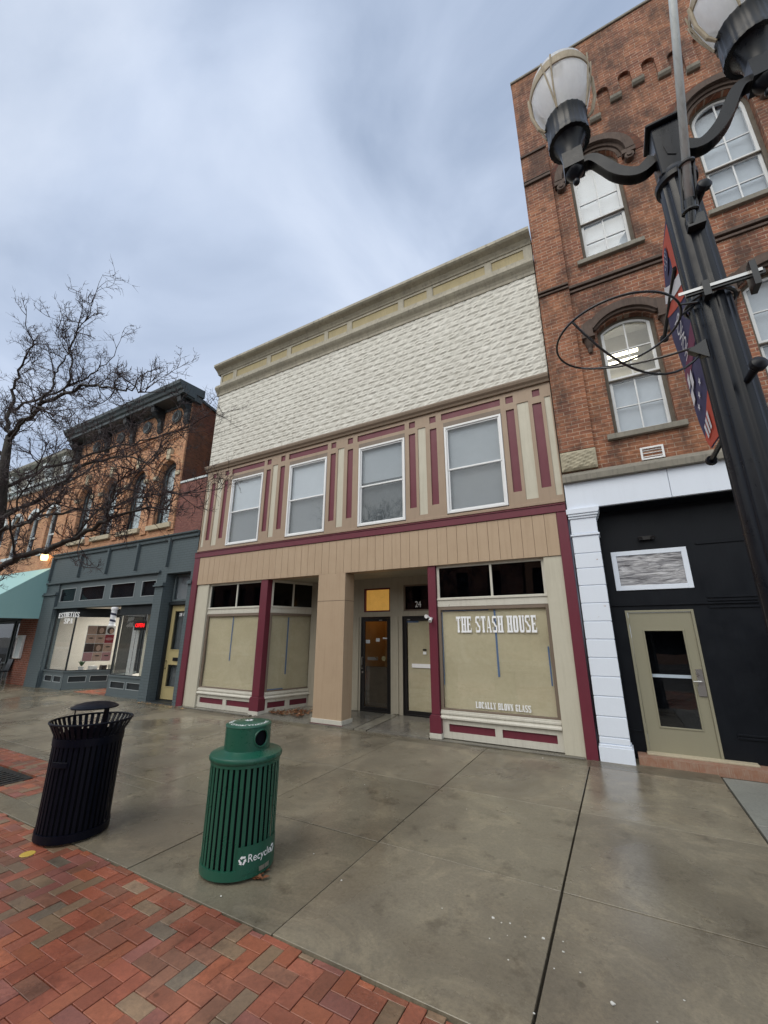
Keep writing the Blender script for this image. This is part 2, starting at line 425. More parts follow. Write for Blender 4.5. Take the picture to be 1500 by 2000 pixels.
# ================================================================== MATERIAL LIST
paint('tin_tile', (.63, .615, .56), .5, .45, (.40, .375, .32), .6, .1)
paint('cornice_paint', (.40, .365, .28), .5, .75, (.15, .14, .12), .9, .15)
paint('ochre_paint', (.37, .30, .15), .55, .5, (.22, .19, .12), 1.3, .15)
paint('taupe_paint', (.36, .265, .19), .5, .4, (.24, .18, .13), 1, .12)
paint('belt_paint', (.25, .19, .14), .5, .4, None, 1, .12)
paint('maroon_paint', (.15, .024, .042), .42, .3, (.09, .02, .03), 1, .1)
paint('cream_paint', (.56, .53, .435), .5, .4, (.40, .37, .29), 1.2, .12)
paint('white_trim', (.62, .60, .53), .5, .4, (.40, .37, .32), 1.5, .15, chips=.02, chipc=(.34, .30, .24))
paint('siding_paint', (.47, .35, .24), .5, .4, (.33, .225, .145), .8, .12)
paint('brown_frame', (.20, .155, .12), .5, .3)
paint('recess_paint', (.42, .385, .31), .6, .4, None, 1.2, .12)
plain('vinyl_white', (.78, .79, .80), .35, var=.06)
plain('dark_groove', (.035, .028, .022), .8)
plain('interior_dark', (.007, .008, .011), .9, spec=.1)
plain('interior_grey', (.16, .17, .18), .9, spec=.1)
plain('blind_upper', (.42, .44, .47), .8, var=.05); plain('blind_white', (.62, .645, .69), .8, var=.05)
plain('blind_lower', (.27, .28, .30), .8, var=.05)
plain('alu_black', (.012, .011, .012), .35, var=.2)
plain('metal_grey', (.5, .5, .5), .3, .9)
plain('metal_dark', (.02, .021, .024), .3, .2, coat=.3)
paint('gloss_black', (.005, .0065, .011), .30, .3, (.016, .019, .027), 3, .03, spec=.28)
paint('bin_black', (.0015, .0025, .008), .42, .3, (.005, .007, .015), 3, .05, spec=.16)
paint('bin_green', (.010, .090, .056), .3, .3, (.022, .10, .07), 3, .04, spec=.55)
plain('white_vinyl_letter', (.92, .93, .95), .5, var=.03)
plain('blue_tape', (.16, .24, .42), .6, var=.1)
plain('wood_handle', (.3, .3, .3), .4)
paint('white_masonry', (.74, .80, .90), .5, .12, (.60, .64, .72), 1, .2, chips=.004, chipc=(.35, .2, .14))
paint('white_board', (.72, .78, .88), .45, .15, (.60, .65, .74), .8, .08)
paint('navy_black', (.004, .0055, .009), .42, .35, (.009, .012, .018), 2, .06, spec=.22)
paint('door_grey', (.27, .255, .185), .42, .2, (.22, .21, .16), 1, .05)
paint('stone_grey', (.27, .25, .21), .85, .7, (.12, .115, .10), 2, .5)
paint('stone_tan', (.42, .38, .28), .85, .5, (.22, .20, .15), 3, .7)
paint('brownstone', (.11, .077, .062), .8, .6, (.035, .028, .026), 2.5, .4)
paint('stone_red', (.27, .12, .07), .85, .6, (.40, .36, .30), 4, .7)
paint('sash_white', (.70, .72, .74), .5, .35, (.42, .42, .40), 3, .1, chips=.03, chipc=(.4, .38, .35))
paint('old_wood', (.15, .13, .105), .8, .6, (.06, .05, .04), 4, .3)
paint('slate_blue', (.095, .120, .130), .45, .3, (.10, .125, .14), 1.2, .12)
paint('slate_dark', (.014, .019, .023), .5, .3, None, 1, .1)
paint('cornice_slate', (.06, .08, .09), .5, .5, (.02, .026, .03), 1, .12)
paint('trim_pale_blue', (.36, .40, .42), .5, .4, (.2, .22, .23), 2, .12)
paint('door_mustard', (.43, .365, .19), .45, .2, (.34, .28, .12), 1, .06)
paint('awning_teal', (.30, .52, .52), .6, .25, (.38, .58, .58), .9, .05)
paint('stone_cream', (.50, .44, .32), .75, .5, (.30, .26, .19), 2, .3)
paint('pale_cornice', (.33, .32, .27), .6, .6, (.16, .16, .15), 1, .2)
paint('pale_trim', (.60, .66, .68), .5, .3)
paint('asphalt', (.05, .05, .052), .5, .4, None, 1, .6)
paint('kerb_stone', (.22, .20, .17), .6, .4, None, 1, .3)
paint('rust_band', (.42, .36, .26), .6, .6, (.22, .16, .10), 8, .2)
paint('pole_grey', (.70, .76, .77), .4, .35, (.2, .21, .21), 3, .05)
brickmat('brick_right', (.35, .150, .085), (.20, .080, .058), (.44, .36, .28), soot=.9, sootc=(.045, .035, .032))
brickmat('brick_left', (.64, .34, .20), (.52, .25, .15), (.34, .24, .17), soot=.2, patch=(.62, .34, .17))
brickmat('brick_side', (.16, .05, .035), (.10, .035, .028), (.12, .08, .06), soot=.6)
brickmat('brick_pink', (.25, .105, .085), (.19, .08, .07), (.18, .11, .10), soot=.3, patch=(.22, .10, .085))
brickmat('brick_slate', (.5, .5, .5), (.5, .5, .5), (.4, .4, .4), paintc=(.100, .127, .140), bump=.7)
brickmat('brick_base', (.28, .09, .055), (.2, .07, .05), (.36, .32, .28), soot=.2, patch=(.25, .10, .06))
glass('pane_glass'); glass('pane_dark', (.5, .52, .55), 1.1); glass('pane_old', refl=1.2, wave=.10)
emit('warm_glow', (1.0, .62, .22), 6.0); emit('tube_glow', (1.0, .88, .62), 5.5); emit('red_neon', (1.0, .02, .02), 1.6); emit('downlight', (1, .9, .7), 7)
emit('wall_lamp_glow', (1.0, .60, .22), 3.5)

# kraft paper with crumples
def kraft():
    t = NT('kraft_paper')
    n = t.noise(1.1, 4, .55, dist=1.2); c = t.noise(1.9, 4, .6, dist=.7); f = t.noise(14, 5, .65)
    col = t.mix(t.rng(n, .35, .7, 0, 1), (.76, .64, .44), (.67, .56, .37))
    col = t.mix(t.rng(c, .55, .8, 0, .5), col, (.84, .74, .54))
    col = t.mix(t.rng(f, .4, .8, 0, .2), col, (.42, .33, .19))
    return t.bsdf(col, .7, bump=t.math('ADD', c, t.math('MULTIPLY', f, .12)), bstr=.32, bdist=.04, spec=.2)
kraft()
def plasticsheet():
    t = NT('plastic_sheet')
    st = t.noise(2.2, 5, .6, stretch=(1.2, 1, 6), dist=1.5)
    col = t.mix(t.rng(st, .38, .68, 0, 1), (.16, .16, .18), (.60, .60, .63))
    return t.bsdf(col, .3, bump=st, bstr=.8, bdist=.05, spec=.5)
plasticsheet()
def tonemat(name, base, rough, wet=.0, bump=.4, stains=.4, wetscale=.5, spec=.5):
    t = NT(name)
    a = t.n('ShaderNodeVertexColor'); a.layer_name = 'tone'
    n1 = t.noise(.7, 5, .6); n2 = t.noise(5, 5, .7); n3 = t.noise(38, 5, .85); w = t.noise(wetscale, 4, .55, dist=.6); n4 = t.noise(2.3, 6, .75)
    col = t.mix(1.0, base, a.outputs['Color'], 'MULTIPLY')
    vo = t.n('ShaderNodeTexVoronoi'); vo.inputs['Scale'].default_value = 3.1; t.l(t.P(), vo.inputs['Vector'])
    n6 = t.noise(1.5, 6, .8, dist=.8)
    col = t.mix(t.rng(n6, .50, .40, 0, stains*.8), col, t.mix(1.0, col, (1.45, 1.42, 1.36), 'MULTIPLY'))
    col = t.mix(t.rng(vo.outputs['Distance'], .075, .05, 0, stains*.9), col, t.mix(1.0, col, (.45, .44, .43), 'MULTIPLY'))
    col = t.mix(t.rng(n1, .40, .60, 0, stains), col, t.mix(1.0, col, (.62, .60, .60), 'MULTIPLY'))
    col = t.mix(t.rng(n4, .55, .66, 0, stains), col, t.mix(1.0, col, (.52, .50, .49), 'MULTIPLY'))
    col = t.mix(t.rng(n2, .45, .75, 0, .35), col, t.mix(1.0, col, (1.25, 1.22, 1.15), 'MULTIPLY'))
    col = t.mix(t.rng(n3, .45, .65, 0, .5), col, t.mix(1.0, col, (.58, .58, .58), 'MULTIPLY'))
    col = t.mix(t.rng(n3, .42, .30, 0, .5), col, t.mix(1.0, col, (1.45, 1.43, 1.40), 'MULTIPLY'))
    r = t.rng(w, .42, .58, rough, rough-wet)
    r = t.math('ADD', r, t.math('MULTIPLY', t.math('SUBTRACT', n2, .5), .18))
    h = t.math('ADD', t.math('MULTIPLY', n3, .5), t.math('MULTIPLY', n2, .6))
    return t.bsdf(col, r, bump=h, bstr=bump, bdist=.004, spec=spec)
tonemat('concrete', (.225, .199, .148), .46, .32, .5, .7, .6, .5)
tonemat('concrete_pale', (.27, .275, .25), .6, .15, .3, .3)
tonemat('paver', (.92, .95, 1.0), .50, .25, .7, .8, .8, .5)
tonemat('concrete_entry', (.20, .19, .165), .35, .2, .3, .7)

# ================================================================== GROUND
plain('joint_dirt', (.06, .053, .042), .9)
def jc(v, a=.06): k = 1+random.uniform(-a, a); return (v[0]*k, v[1]*k*(1+random.uniform(-.01, .01)), v[2]*k)
b = MB(); b.box(-60, 60, -9.0, 40, -.40, -.035); struct(b, 'ground', 'joint_dirt')
# concrete slabs of the pavement
b = MB(); g = .0065
xs = [-.125+1.54*k for k in range(-20, 1)] + [1.41]
ys = [-5.14, -3.79, -2.2, -.42, .0]
TREEBRICK = (-8.95, -5.75, -4.9, -4.02)
for i in range(len(xs)-1):
    for j in range(len(ys)-1):
        x0, x1, y0, y1 = xs[i], xs[i+1], ys[j], ys[j+1]
        if j == 3: y0, y1 = -.42, .02
        dz = random.uniform(-.003, .003)
        b.tone = jc((1, 1, 1), .16) if j < 3 else jc((.72, .72, .70), .05)
        gx = g*1.2 if abs(x1+.125) < .01 or abs(x0+.125) < .01 else g*.55
        if j == 3: b.box(x0+.002, x1-.002, y0+g*.4, y1+1.3*(x0 > -20), -.06, dz-.002)
        elif j == 0 and x1 > TREEBRICK[0] and x0 < TREEBRICK[1]:
            b.box(x0+gx, x1-gx, -5.14, -4.9-g, -.06, dz)
            b.box(x0+gx, x1-gx, -4.02+g, y1-g*.5, -.06, dz)
            if x1 > TREEBRICK[1]: b.box(TREEBRICK[1]+g, x1-gx, -4.9, -4.02, -.06, dz)
            if x0 < TREEBRICK[0]: b.box(x0+gx, TREEBRICK[0]-g, -4.9, -4.02, -.06, dz)
        else:
            b.box(x0+gx, x1-gx, y0+g*.5, y1-g*.5, -.06, dz)
b.tone = (.8, .8, .8); b.box(-32, 12, .03, 2.4, -.06, -.006)
struct(b, 'pavement', 'concrete', bevel=.0025)
b = MB()
for k in range(5):
    for (y0, y1) in ((-5.14, -3.4), (-3.39, -1.7), (-1.69, -.1)):
        b.tone = jc((1, 1, 1), .05); b.box(1.425+1.6*k, 1.415+1.6*(k+1), y0, y1-.01, -.05, .002)
struct(b, 'pale_pavement', 'concrete_pale', bevel=.004)
# herringbone brick paving
TON = [((.34, .105, .06), 6), ((.30, .11, .065), 6), ((.26, .12, .075), 4), ((.25, .165, .10), 3), ((.20, .155, .11), 1), ((.28, .19, .12), 1), ((.31, .12, .09), 3), ((.38, .125, .065), 4), ((.33, .11, .065), 4)]
TL = [c for c, n in TON for _ in range(n)]
def bricks(b, X0, X1, Y0, Y1, jit=0.0, u=.1):
    g = .0022
    nx, ny = int((X1-X0)/u)+3, int((Y1-Y0)/u)+3
    def put(ax, ay, bx_, by_):
        if bx_ <= X0 or ax >= X1 or by_ <= Y0 or ay >= Y1: return
        top_ = Y1 + random.uniform(-jit, jit*.3)
        ax, bx_ = max(ax, X0), min(bx_, X1); ay, by_ = max(ay, Y0), min(by_, top_)
        if bx_-ax < .02 or by_-ay < .015: return
        b.tone = jc(random.choice(TL), .18); z = random.uniform(-.003, .0025); t1, t2 = random.uniform(-.0012, .0012), random.uniform(-.0012, .0012)
        i = b.vs([(ax+g, ay+g, -.05), (bx_-g, ay+g, -.05), (bx_-g, by_-g, -.05), (ax+g, by_-g, -.05), (ax+g, ay+g, z), (bx_-g, ay+g, z+t1), (bx_-g, by_-g, z+t1+t2), (ax+g, by_-g, z+t2)])
        for q in ((4, 5, 6, 7), (0, 1, 5, 4), (1, 2, 6, 5), (2, 3, 7, 6), (3, 0, 4, 7)): b.face(*[i+k for k in q])
    for i in range(-2, nx):
        for j in range(-2, ny):
            m = (i-j) % 4; x, y = X0+i*u, Y0+j*u
            if m == 0: put(x, y, x+2*u, y+u)
            elif m == 3: put(x, y, x+u, y+2*u)
b = MB(); bricks(b, -13, 4.5, -8.9, -5.147, .018); bricks(b, -8.95, -8.02, -4.895, -4.03); bricks(b, -6.42, -5.75, -4.895, -4.03); bricks(b, -8.02, -6.42, -4.42, -4.03)
struct(b, 'brick_paving', 'paver', bevel=.002)
b = MB(); b.tone = (.3, .12, .08); bricks(b, -15.2, -13.3, .08, 1.35); struct(b, 'entry_brick_paving', 'paver')
b = MB(); b.box(-60, 60, -9.2, -9.0, -.4, 0); struct(b, 'kerb', 'kerb_stone', bevel=.01)
b = MB(); b.box(-300, 300, -19.0, -9.2, -.5, -.14); struct(b, 'road', 'asphalt')
b = MB(); b.box(-60, 60, -24.0, -19.0, -.5, -.0); struct(b, 'far_pavement', 'kerb_stone')
b = MB(); b.box(-300, 300, -300, 300, -.6, -.45); struct(b, 'terrain', 'kerb_stone')

# ================================================================== TAN STOREFRONT BUILDING
TB = thing('commercial_building', 'two-storey tan and cream building with maroon trim and paper-covered shop windows', 'building', (-4.9, 0, 0))
XL, XR = -9.84, -.02
b = MB(); b.box(XL+.02, XR-.01, 2.7, 16, -.05, 9.9); b.box(XL+.02, XR-.01, .34, 1.4, 3.15, 9.9); b.build('main_block', 'recess_paint', TB)
# upper facade
C0 = [-8.12+2.17*k for k in range(4)]
holes = []; maroons = []; creams = []
for k, c in enumerate(C0):
    holes.append((c-.62, c+.62, 4.12, 6.2, .13))
    for s_ in ((c-.94, c-.78), (c+.72, c+.88)): maroons.append((*s_, 4.38, 6.13))
    maroons.append((c-.66, c+.62, 6.275, 6.43))
    for s_ in ((c-.94, c-.79), (c+.73, c+.88)): maroons.append((*s_, 6.275, 6.43))
maroons += [(-9.60, -9.44, 4.38, 6.13), (-.38, -.21, 4.38, 6.13), (-9.60, -9.45, 6.275, 6.43), (-.36, -.22, 6.275, 6.43)]
for a in ((-9.36, -9.14), (-7.17, -6.99), (-5.01, -4.82), (-2.84, -2.65), (-.67, -.45), (-9.80, -9.68), (-.15, -.04)): creams.append((*a, 4.2, 6.22))
allh = holes + [(*m, .028) for m in maroons] + [(*m, .02) for m in creams]
b = MB(); wallgrid(b, XL, XR, 4.01, 6.52, allh, 0.0); b.build('upper_wall', 'taupe_paint', TB)
for m in maroons: MB().box(m[0]-.005, m[1]+.005, .026, .06, m[2]-.005, m[3]+.005).build('inset_panel', 'maroon_paint', TB)
for m in creams: MB().box(m[0]-.005, m[1]+.005, .018, .05, m[2]-.005, m[3]+.005).build('inset_strip', 'cream_paint', TB)
b = MB(); b.box(XL, XR, -.035, 0, 4.05, 4.11); b.build('sill_band', 'taupe_paint', TB, bevel=.006)
b = MB(); b.prism([(-.002, 6.52), (-.045, 6.52), (-.06, 6.56), (-.10, 6.60), (-.115, 6.65), (-.115, 6.68), (-.002, 6.70)], XL-.06, XR, 'x'); b.build('belt_moulding', 'belt_paint', TB)
# windows
def win(c, k):
    w = MB(); frame(w, c-.61, c+.61, 4.14, 6.09, .045, -.012, .06); o = w.build('window', 'vinyl_white', TB, bevel=.004)
    s = MB(); frame(s, c-.565, c+.565, 5.075, 6.045, .03, .012, .045); frame(s, c-.565, c+.565, 4.185, 5.115, .035, .022, .058); s.build('sash', 'vinyl_white', o, bevel=.003)
    MB().box(c-.535, c+.535, .026, .03, 5.105, 6.015).build('pane', 'pane_glass', o)
    MB().box(c-.53, c+.53, .038, .042, 4.22, 5.08).build('pane', 'pane_glass', o)
    MB().box(c-.56, c+.56, .10, .105, [5.09, 5.09, 5.2, 5.09][k], 6.05).build('blind_or_sheet', 'blind_upper' if k > 1 else 'blind_white', o)
    MB().box(c-.56, c+.56, .112, .117, 4.16, 5.2).build('blind_or_sheet', 'blind_lower' if k != 2 else 'interior_grey', o)
    MB().box(c-.62, c+.62, .0, .128, 6.09, 6.2).build('head_shadow_board', 'brown_frame', o)  # brown board stands in for the shadow under the window head
for k, c in enumerate(C0): win(c, k)
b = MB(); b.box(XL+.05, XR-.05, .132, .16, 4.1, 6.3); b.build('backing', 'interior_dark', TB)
# embossed tin wall
def tin():
    b = MB(); z0, z1 = 6.70, 9.20; rows = 16; tw = .325; th = (z1-z0)/rows
    for r in range(rows):
        off = (r % 2)*tw*.5
        x = XL-.01-off
        while x < XR-.02:
            xa, xb = max(x, XL), min(x+tw, XR)
            if xb-xa > .02:
                za, zb = z0+r*th, z0+(r+1)*th; m = 5; n = 4
                i = b.vs([((xa+(xb-xa)*p/m), -(0 if p in (0, m) or q in (0, n) else .011+random.uniform(-.007, .010)+(.004 if q == 1 else 0)), za+(zb-za)*(q/n if q in (0, n) else q/n+random.uniform(-.05, .05))) for q in range(n+1) for p in range(m+1)])
                for q in range(n):
                    for p in range(m): k = i+q*(m+1)+p; b.face(k, k+1, k+m+2, k+m+1)
            x += tw
    b.build('pressed_metal_wall', 'tin_tile', TB)
tin()
# cornice
b = MB()
b.prism([(0, 9.18), (-.03, 9.18), (-.04, 9.24), (-.07, 9.30), (-.12, 9.36), (-.15, 9.41), (-.15, 9.45), (-.13, 9.47), (-.13, 9.50), (-.02, 9.56), (0, 9.56)], XL-.05, XR, 'x')
b.build('lower_cornice', 'cornice_paint', TB)
b = MB()
b.prism([(0, 10.0), (-.03, 10.0), (-.05, 10.04), (-.10, 10.10), (-.20, 10.16), (-.235, 10.20), (-.235, 10.27), (-.05, 10.30), (.3, 10.30), (.3, 10.0)], XL-.12, XR, 'x')
b.build('upper_cornice', 'cornice_paint', TB)
PX = [(-9.76, -9.26), (-9.10, -7.80), (-7.63, -6.99), (-6.83, -5.62), (-5.49, -4.85), (-4.69, -3.29), (-3.13, -2.50), (-2.34, -1.06), (-.90, -.20)]
b = MB(); wallgrid(b, XL, XR, 9.54, 10.02, [(*p, 9.68, 9.93, .025) for p in PX], -.012); b.box(XL, XR, .014, .2, 9.1, 10.05); b.build('frieze', 'cornice_paint', TB)
for p in PX: MB().box(p[0]-.005, p[1]+.005, .008, .014, 9.67, 9.94).build('frieze_panel', 'ochre_paint', TB)
# signboard: tongue and groove
b = MB(); x = -9.62
while x < -.2:
    w = min(.205, -.19-x); b.box(x+.0025, x+w-.0025, -.062, -.03, 3.10, 3.855+.004); x += .205
b.build('siding', 'siding_paint', TB, bevel=.002)
b = MB(); b.box(-9.62, -.18, -.032, .3, 3.11, 4.0); b.build('siding_backing', 'siding_paint', TB)
b = MB(); b.box(XL, XR, -.085, -.0, 3.865, 3.995); b.box(XL, XR, -.10, -.0, 3.995, 4.015); b.build('trim_band', 'maroon_paint', TB, bevel=.004)
for (a, c_) in ((XL, XL+.215), (-.185, XR)):
    b = MB(); b.box(a, c_, -.07, .3, -.03, 3.864); b.build('corner_board', 'maroon_paint', TB, bevel=.004)
# pilasters
MB().box(-9.55, -9.15, -.03, .3, -.02, 3.098).build('pilaster', 'cream_paint', TB, bevel=.004)
MB().box(-.485, -.187, -.04, .3, -.02, 3.098).build('pilaster', 'cream_paint', TB, bevel=.004)
MB().box(-9.623, -9.552, -.02, .3, -.02, 3.098).build('pilaster', 'cream_paint', TB)
def post(x0, x1, y0, y1):
    o = MB().box(x0, x1, y0, y1, .40, 3.11).build('post', 'maroon_paint', TB, bevel=.006)
    p = MB(); p.box(x0-.03, x1+.03, y0-.03, y1+.02, .10, .36); p.prism([(x0-.03, .36), (x1+.03, .36), (x1, .40), (x0, .40)], y0-.03, y1+.02, 'y'); p.build('post_base', 'maroon_paint', o, bevel=.004)
    MB().box(x0-.035, x1+.035, y0-.035, y1+.02, .0, .098).build('plinth', 'white_trim', o, bevel=.003)
post(-7.20, -6.97, -.04, .2); post(-2.69, -2.53, -.03, .16)
# square column
o = MB().box(-5.38, -4.64, -.064, .30, .10, 3.099).build('column', 'siding_paint', TB, bevel=.004)
p = MB(); p.box(-5.40, -4.62, -.085, .32, .03, .115); p.build('plinth', 'white_trim', o, bevel=.004)
p = MB(); p.box(-5.41, -4.61, -.095, .33, -.02, .029); p.build('plinth_base', 'maroon_paint', o)
p = MB(); p.box(-5.383, -4.637, -.067, .303, 2.50, 2.506); p.build('seam', 'dark_groove', o)

def shopfront(P0, P1, mulls, splits, tape, name='display_window'):
    """bulkhead, sill, glass, rail and transoms between two plan points"""
    P0, P1 = Vector((*P0, 0)), Vector((*P1, 0)); d = (P1-P0); Ln = d.length; d.normalize(); nrm = Vector((d.y, -d.x, 0))
    M = Matrix(((d.x, -nrm.x, 0, P0.x), (d.y, -nrm.y, 0, P0.y), (0, 0, 1, 0), (0, 0, 0, 1)))
    def m(): return MB(M)
    o = m(); o.box(0, Ln, 0, .05, 2.30, 2.455); o.box(0, Ln, -.02, .05, 2.425, 2.46); w = o.build(name, 'white_trim', TB, bevel=.003)
    f = m(); frame(f, 0, Ln, .485, 2.298, .055, .005, .06, tb=.03, tt=.06); f.build('glass_frame', 'brown_frame', w, bevel=.003)
    m().box(.055, Ln-.055, .035, .039, .515, 2.238).build('pane', 'pane_glass', w)
    # paper with slight waves
    q = m(); q.grid(lambda u, v: (.05+u*(Ln-.1), .062+.009*math.sin(9*u+3*v)*math.sin(5*v+2*u)+.006*math.sin(3*v+11*u*v), .5+v*1.75), 24, 30); q.build('paper_cover', 'kraft_paper', w, smooth=True)
    q = m()
    for (a, b_, c_, d_) in tape: q.poly([(a, .052, c_), (b_, .052, c_), (b_, .052, d_), (a, .052, d_)])
    if tape: q.build('painters_tape', 'blue_tape', w)
    # transoms
    tb = m(); e = [0]+mulls+[Ln]
    for a in mulls: tb.box(a-.02, a+.02, .01, .06, 2.46, 3.05)
    frame(tb, 0, Ln, 2.46, 3.11, .05, .008, .055, tb=.012, tt=.06); tb.build('transom_frame', 'white_trim' if len(splits) else 'brown_frame', w, bevel=.003)
    for a, b_ in zip(e, e[1:]): m().box(a+.015, b_-.015, .03, .034, 2.47, 3.06).build('transom_pane', 'pane_dark', w)
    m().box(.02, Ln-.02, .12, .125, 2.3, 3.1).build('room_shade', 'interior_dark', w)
    # sill and bulkhead
    s = m(); s.box(0, Ln, -.015, .06, .35, .484); s.prism([(-.05, .375), (-.05, .345), (-.015, .345), (-.015, .40)], 0, Ln, 'x'); s.box(0, Ln, -.03, 0, .42, .455); s.build('sill', 'white_trim', w, bevel=.004)
    k = m(); H = []; n = len(splits)-1
    for a, b_ in zip(splits, splits[1:]): H.append((a+.06, b_-.06, .135, .262, .03))
    wallgrid(k, 0, Ln, .03, .35, H, .0); k.build('bulkhead', 'white_trim', w)
    for h in H: m().box(h[0]-.003, h[1]+.003, .027, .05, h[2]-.003, h[3]+.003).build('bulkhead_panel', 'maroon_paint', w)
    m().box(0, Ln, .06, .10, .0, .5).build('bulkhead_backing', 'white_trim', w)
    return w
shopfront((-9.15, .02), (-7.2, .02), [1.05], [.03, 1.0, 1.92], [(.95, .985, 1.15, 2.22), (1.84, 1.87, .6, 1.9)])
shopfront((-6.95, .12), (-6.56, 1.32), [.62], [.03, .62, 1.24], [(.52, .56, .85, 2.2), (.06, .50, .515, .54)])
shopfront((-2.52, .02), (-.49, .02), [1.075], [.08, 1.02, 2.0], [(1.065, 1.10, 1.08, 2.23), (.07, .98, 2.215, 2.236), (.06, .075, .9, 2.2), (1.93, 1.955, .98, 1.6)])
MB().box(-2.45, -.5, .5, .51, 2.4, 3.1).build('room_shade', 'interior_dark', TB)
# lettering on the shop window
b = MB(); slabtext(b, 'THE STASH HOUSE', -2.17, -.72, 1.825, 2.115, .0525, .0542); b.build('lettering', 'white_vinyl_letter', TB)
b = MB(); slabtext(b, 'LOCALLY BLOWN GLASS', -1.88, -.945, .555, .66, .0525, .0542); b.build('lettering', 'white_vinyl_letter', TB)
# recess: ceiling, rear wall with two doors
b = MB(); b.box(-7.1, -2.5, .0, 1.4, 3.112, 3.14); b.build('soffit', 'recess_paint', TB)
YB = 1.25
b = MB(); wallgrid(b, -6.6, -2.55, .02, 3.12, [(-5.03, -4.21, .06, 2.20, .08), (-3.90, -3.02, .06, 2.20, .08), (-4.96, -4.22, 2.31, 2.88, .08), (-3.86, -3.04, 2.31, 2.92, .08)], YB)
b.box(-4.12, -4.0, YB-.03, YB, .1, 2.2); b.box(-5.24, -5.08, YB-.02, YB, .1, 2.2)
b.build('entrance_wall', 'recess_paint', TB)
MB().box(-2.66, -2.56, .16, YB, .02, 3.11).build('return_wall', 'recess_paint', TB)
def bdoor(x0, x1, lit):
    d = MB(); frame(d, x0, x1, .08, 2.195, .035, YB+.0, YB+.07); frame(d, x0+.038, x1-.038, .09, 2.158, .065, YB+.015, YB+.055, tb=.10, tt=.07)
    o = d.build('door', 'alu_black', TB, bevel=.003)
    MB().box(x0+.10, x1-.10, YB+.03, YB+.034, .19, 2.09).build('pane', 'pane_glass', o)
    return o
d1 = bdoor(-5.03, -4.21, True); d2 = bdoor(-3.90, -3.02, False)
b = MB(); b.tube([(-4.975, YB-.03, 1.0), (-4.975, YB-.03, 1.27)], .012, 8); b.box(-4.985, -4.965, YB-.03, YB+.02, 1.0, 1.02); b.box(-4.985, -4.965, YB-.03, YB+.02, 1.25, 1.27); b.build('handle', 'metal_grey', d1)
b = MB(); b.tube([(-4.97, YB-.005, .93), (-4.97, YB+.02, .93)], .02, 12); b.build('lock', 'metal_grey', d1)
MB().box(-4.52, -4.44, YB+.002, YB+.014, 2.10, 2.125).build('door_closer_tag', 'metal_grey', d1)
MB().box(-3.78, -3.70, YB+.002, YB+.014, 2.105, 2.13).build('door_closer_tag', 'metal_grey', d2)
MB().box(-3.78, -3.14, YB+.045, YB+.05, .19, 2.09).build('paper_cover', 'kraft_paper', d2)
b = MB(); b.box(-3.68, -3.15, YB+.022, YB+.026, 1.075, 1.16); b.build('door_sticker', 'white_vinyl_letter', d2)
MB().box(-3.40, -3.32, YB+.022, YB+.026, 1.36, 1.42).build('door_sticker', 'white_vinyl_letter', d2)
MB().box(-3.405, -3.315, YB+.02, YB+.026, 1.44, 1.475).build('door_sticker', 'alu_black', d2)
MB().box(-3.19, -3.12, YB+.022, YB+.026, 1.29, 1.37).build('door_sticker', 'white_vinyl_letter', d2)
MB().box(-3.80, -3.50, YB+.043, YB+.047, 2.05, 2.09).build('painters_tape', 'blue_tape', d2)
# hallway behind the left door: sheet added to darken the lower glass, amber lamp light above
plain('amber_wall', (.42, .27, .11), .8, var=.25, vs=3)
b = MB(); b.box(-5.1, -4.1, 2.6, 2.62, .0, 3.0); b.box(-5.12, -5.1, YB+.1, 2.6, 0, 3.0); b.box(-4.1, -4.08, YB+.1, 2.6, 0, 3.0); b.box(-5.1, -4.1, YB+.1, 2.6, 3.0, 3.02); b.box(-5.1, -4.1, YB+.1, 2.6, .0, .02)
b.build('hallway', 'amber_wall', TB)
MB().box(-4.93, -4.31, YB+.10, YB+.104, 1.05, 1.062).build('push_bar', 'alu_black', d1)
plain('dim_brown', (.085, .062, .042), .6, var=.3); MB().box(-4.93, -4.31, YB+.08, YB+.085, .19, 1.05).build('lower_dim_sheet', 'dim_brown', d1)  # dark sheet added; the dimness of the lower hall is in its colour
b = MB(); b.box(-4.86, -4.58, YB+.05, YB+.053, 1.20, 1.27); b.build('mail_plate', 'metal_grey', d1)
b = MB(); b.lathe([(0.001, 0), (.055, 0)], 0, 0, 20)
b.v = [(-4.42+v[0], YB+.05, 1.245+v[1]) for v in b.v]; b.build('round_sticker', 'ochre_paint', d1)
for q in ((-4.58, 1.66, .10, .08), (-4.38, 1.70, .13, .03), (-4.86, 1.62, .12, .08)): MB().box(q[0]-q[2]/2, q[0]+q[2]/2, YB+.05, YB+.052, q[1]-q[3]/2, q[1]+q[3]/2).build('taped_note', 'white_vinyl_letter', d1)
for (x0, x1, z1, mt) in ((-4.96, -4.22, 2.88, 'pane_glass'), (-3.86, -3.04, 2.92, 'pane_dark')):
    f = MB(); frame(f, x0, x1, 2.31, z1, .035, YB+.02, YB+.07); o = f.build('transom', 'maroon_paint' if x0 < -4 else 'brown_frame', TB, bevel=.002)
    MB().box(x0+.035, x1-.035, YB+.04, YB+.044, 2.345, z1-.035).build('pane', mt, o)
plain('amber_glow_sheet', (.80, .52, .17), .8, var=.35, vs=2.5, emis=(1.0, .50, .10), estr=.28)  # glow of the lit hall put into this sheet as emission
MB().box(-4.93, -4.25, YB+.09, YB+.095, 2.33, 2.87).build('amber_glow', 'amber_glow_sheet', TB)
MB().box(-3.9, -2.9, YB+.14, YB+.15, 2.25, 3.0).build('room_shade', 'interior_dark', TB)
b = MB(); text_mb(b, '24', .20, lambda x, y, z: (-3.50+x*.8, YB+.034-z, 2.455+y)); b.build('house_number', 'white_vinyl_letter', TB)
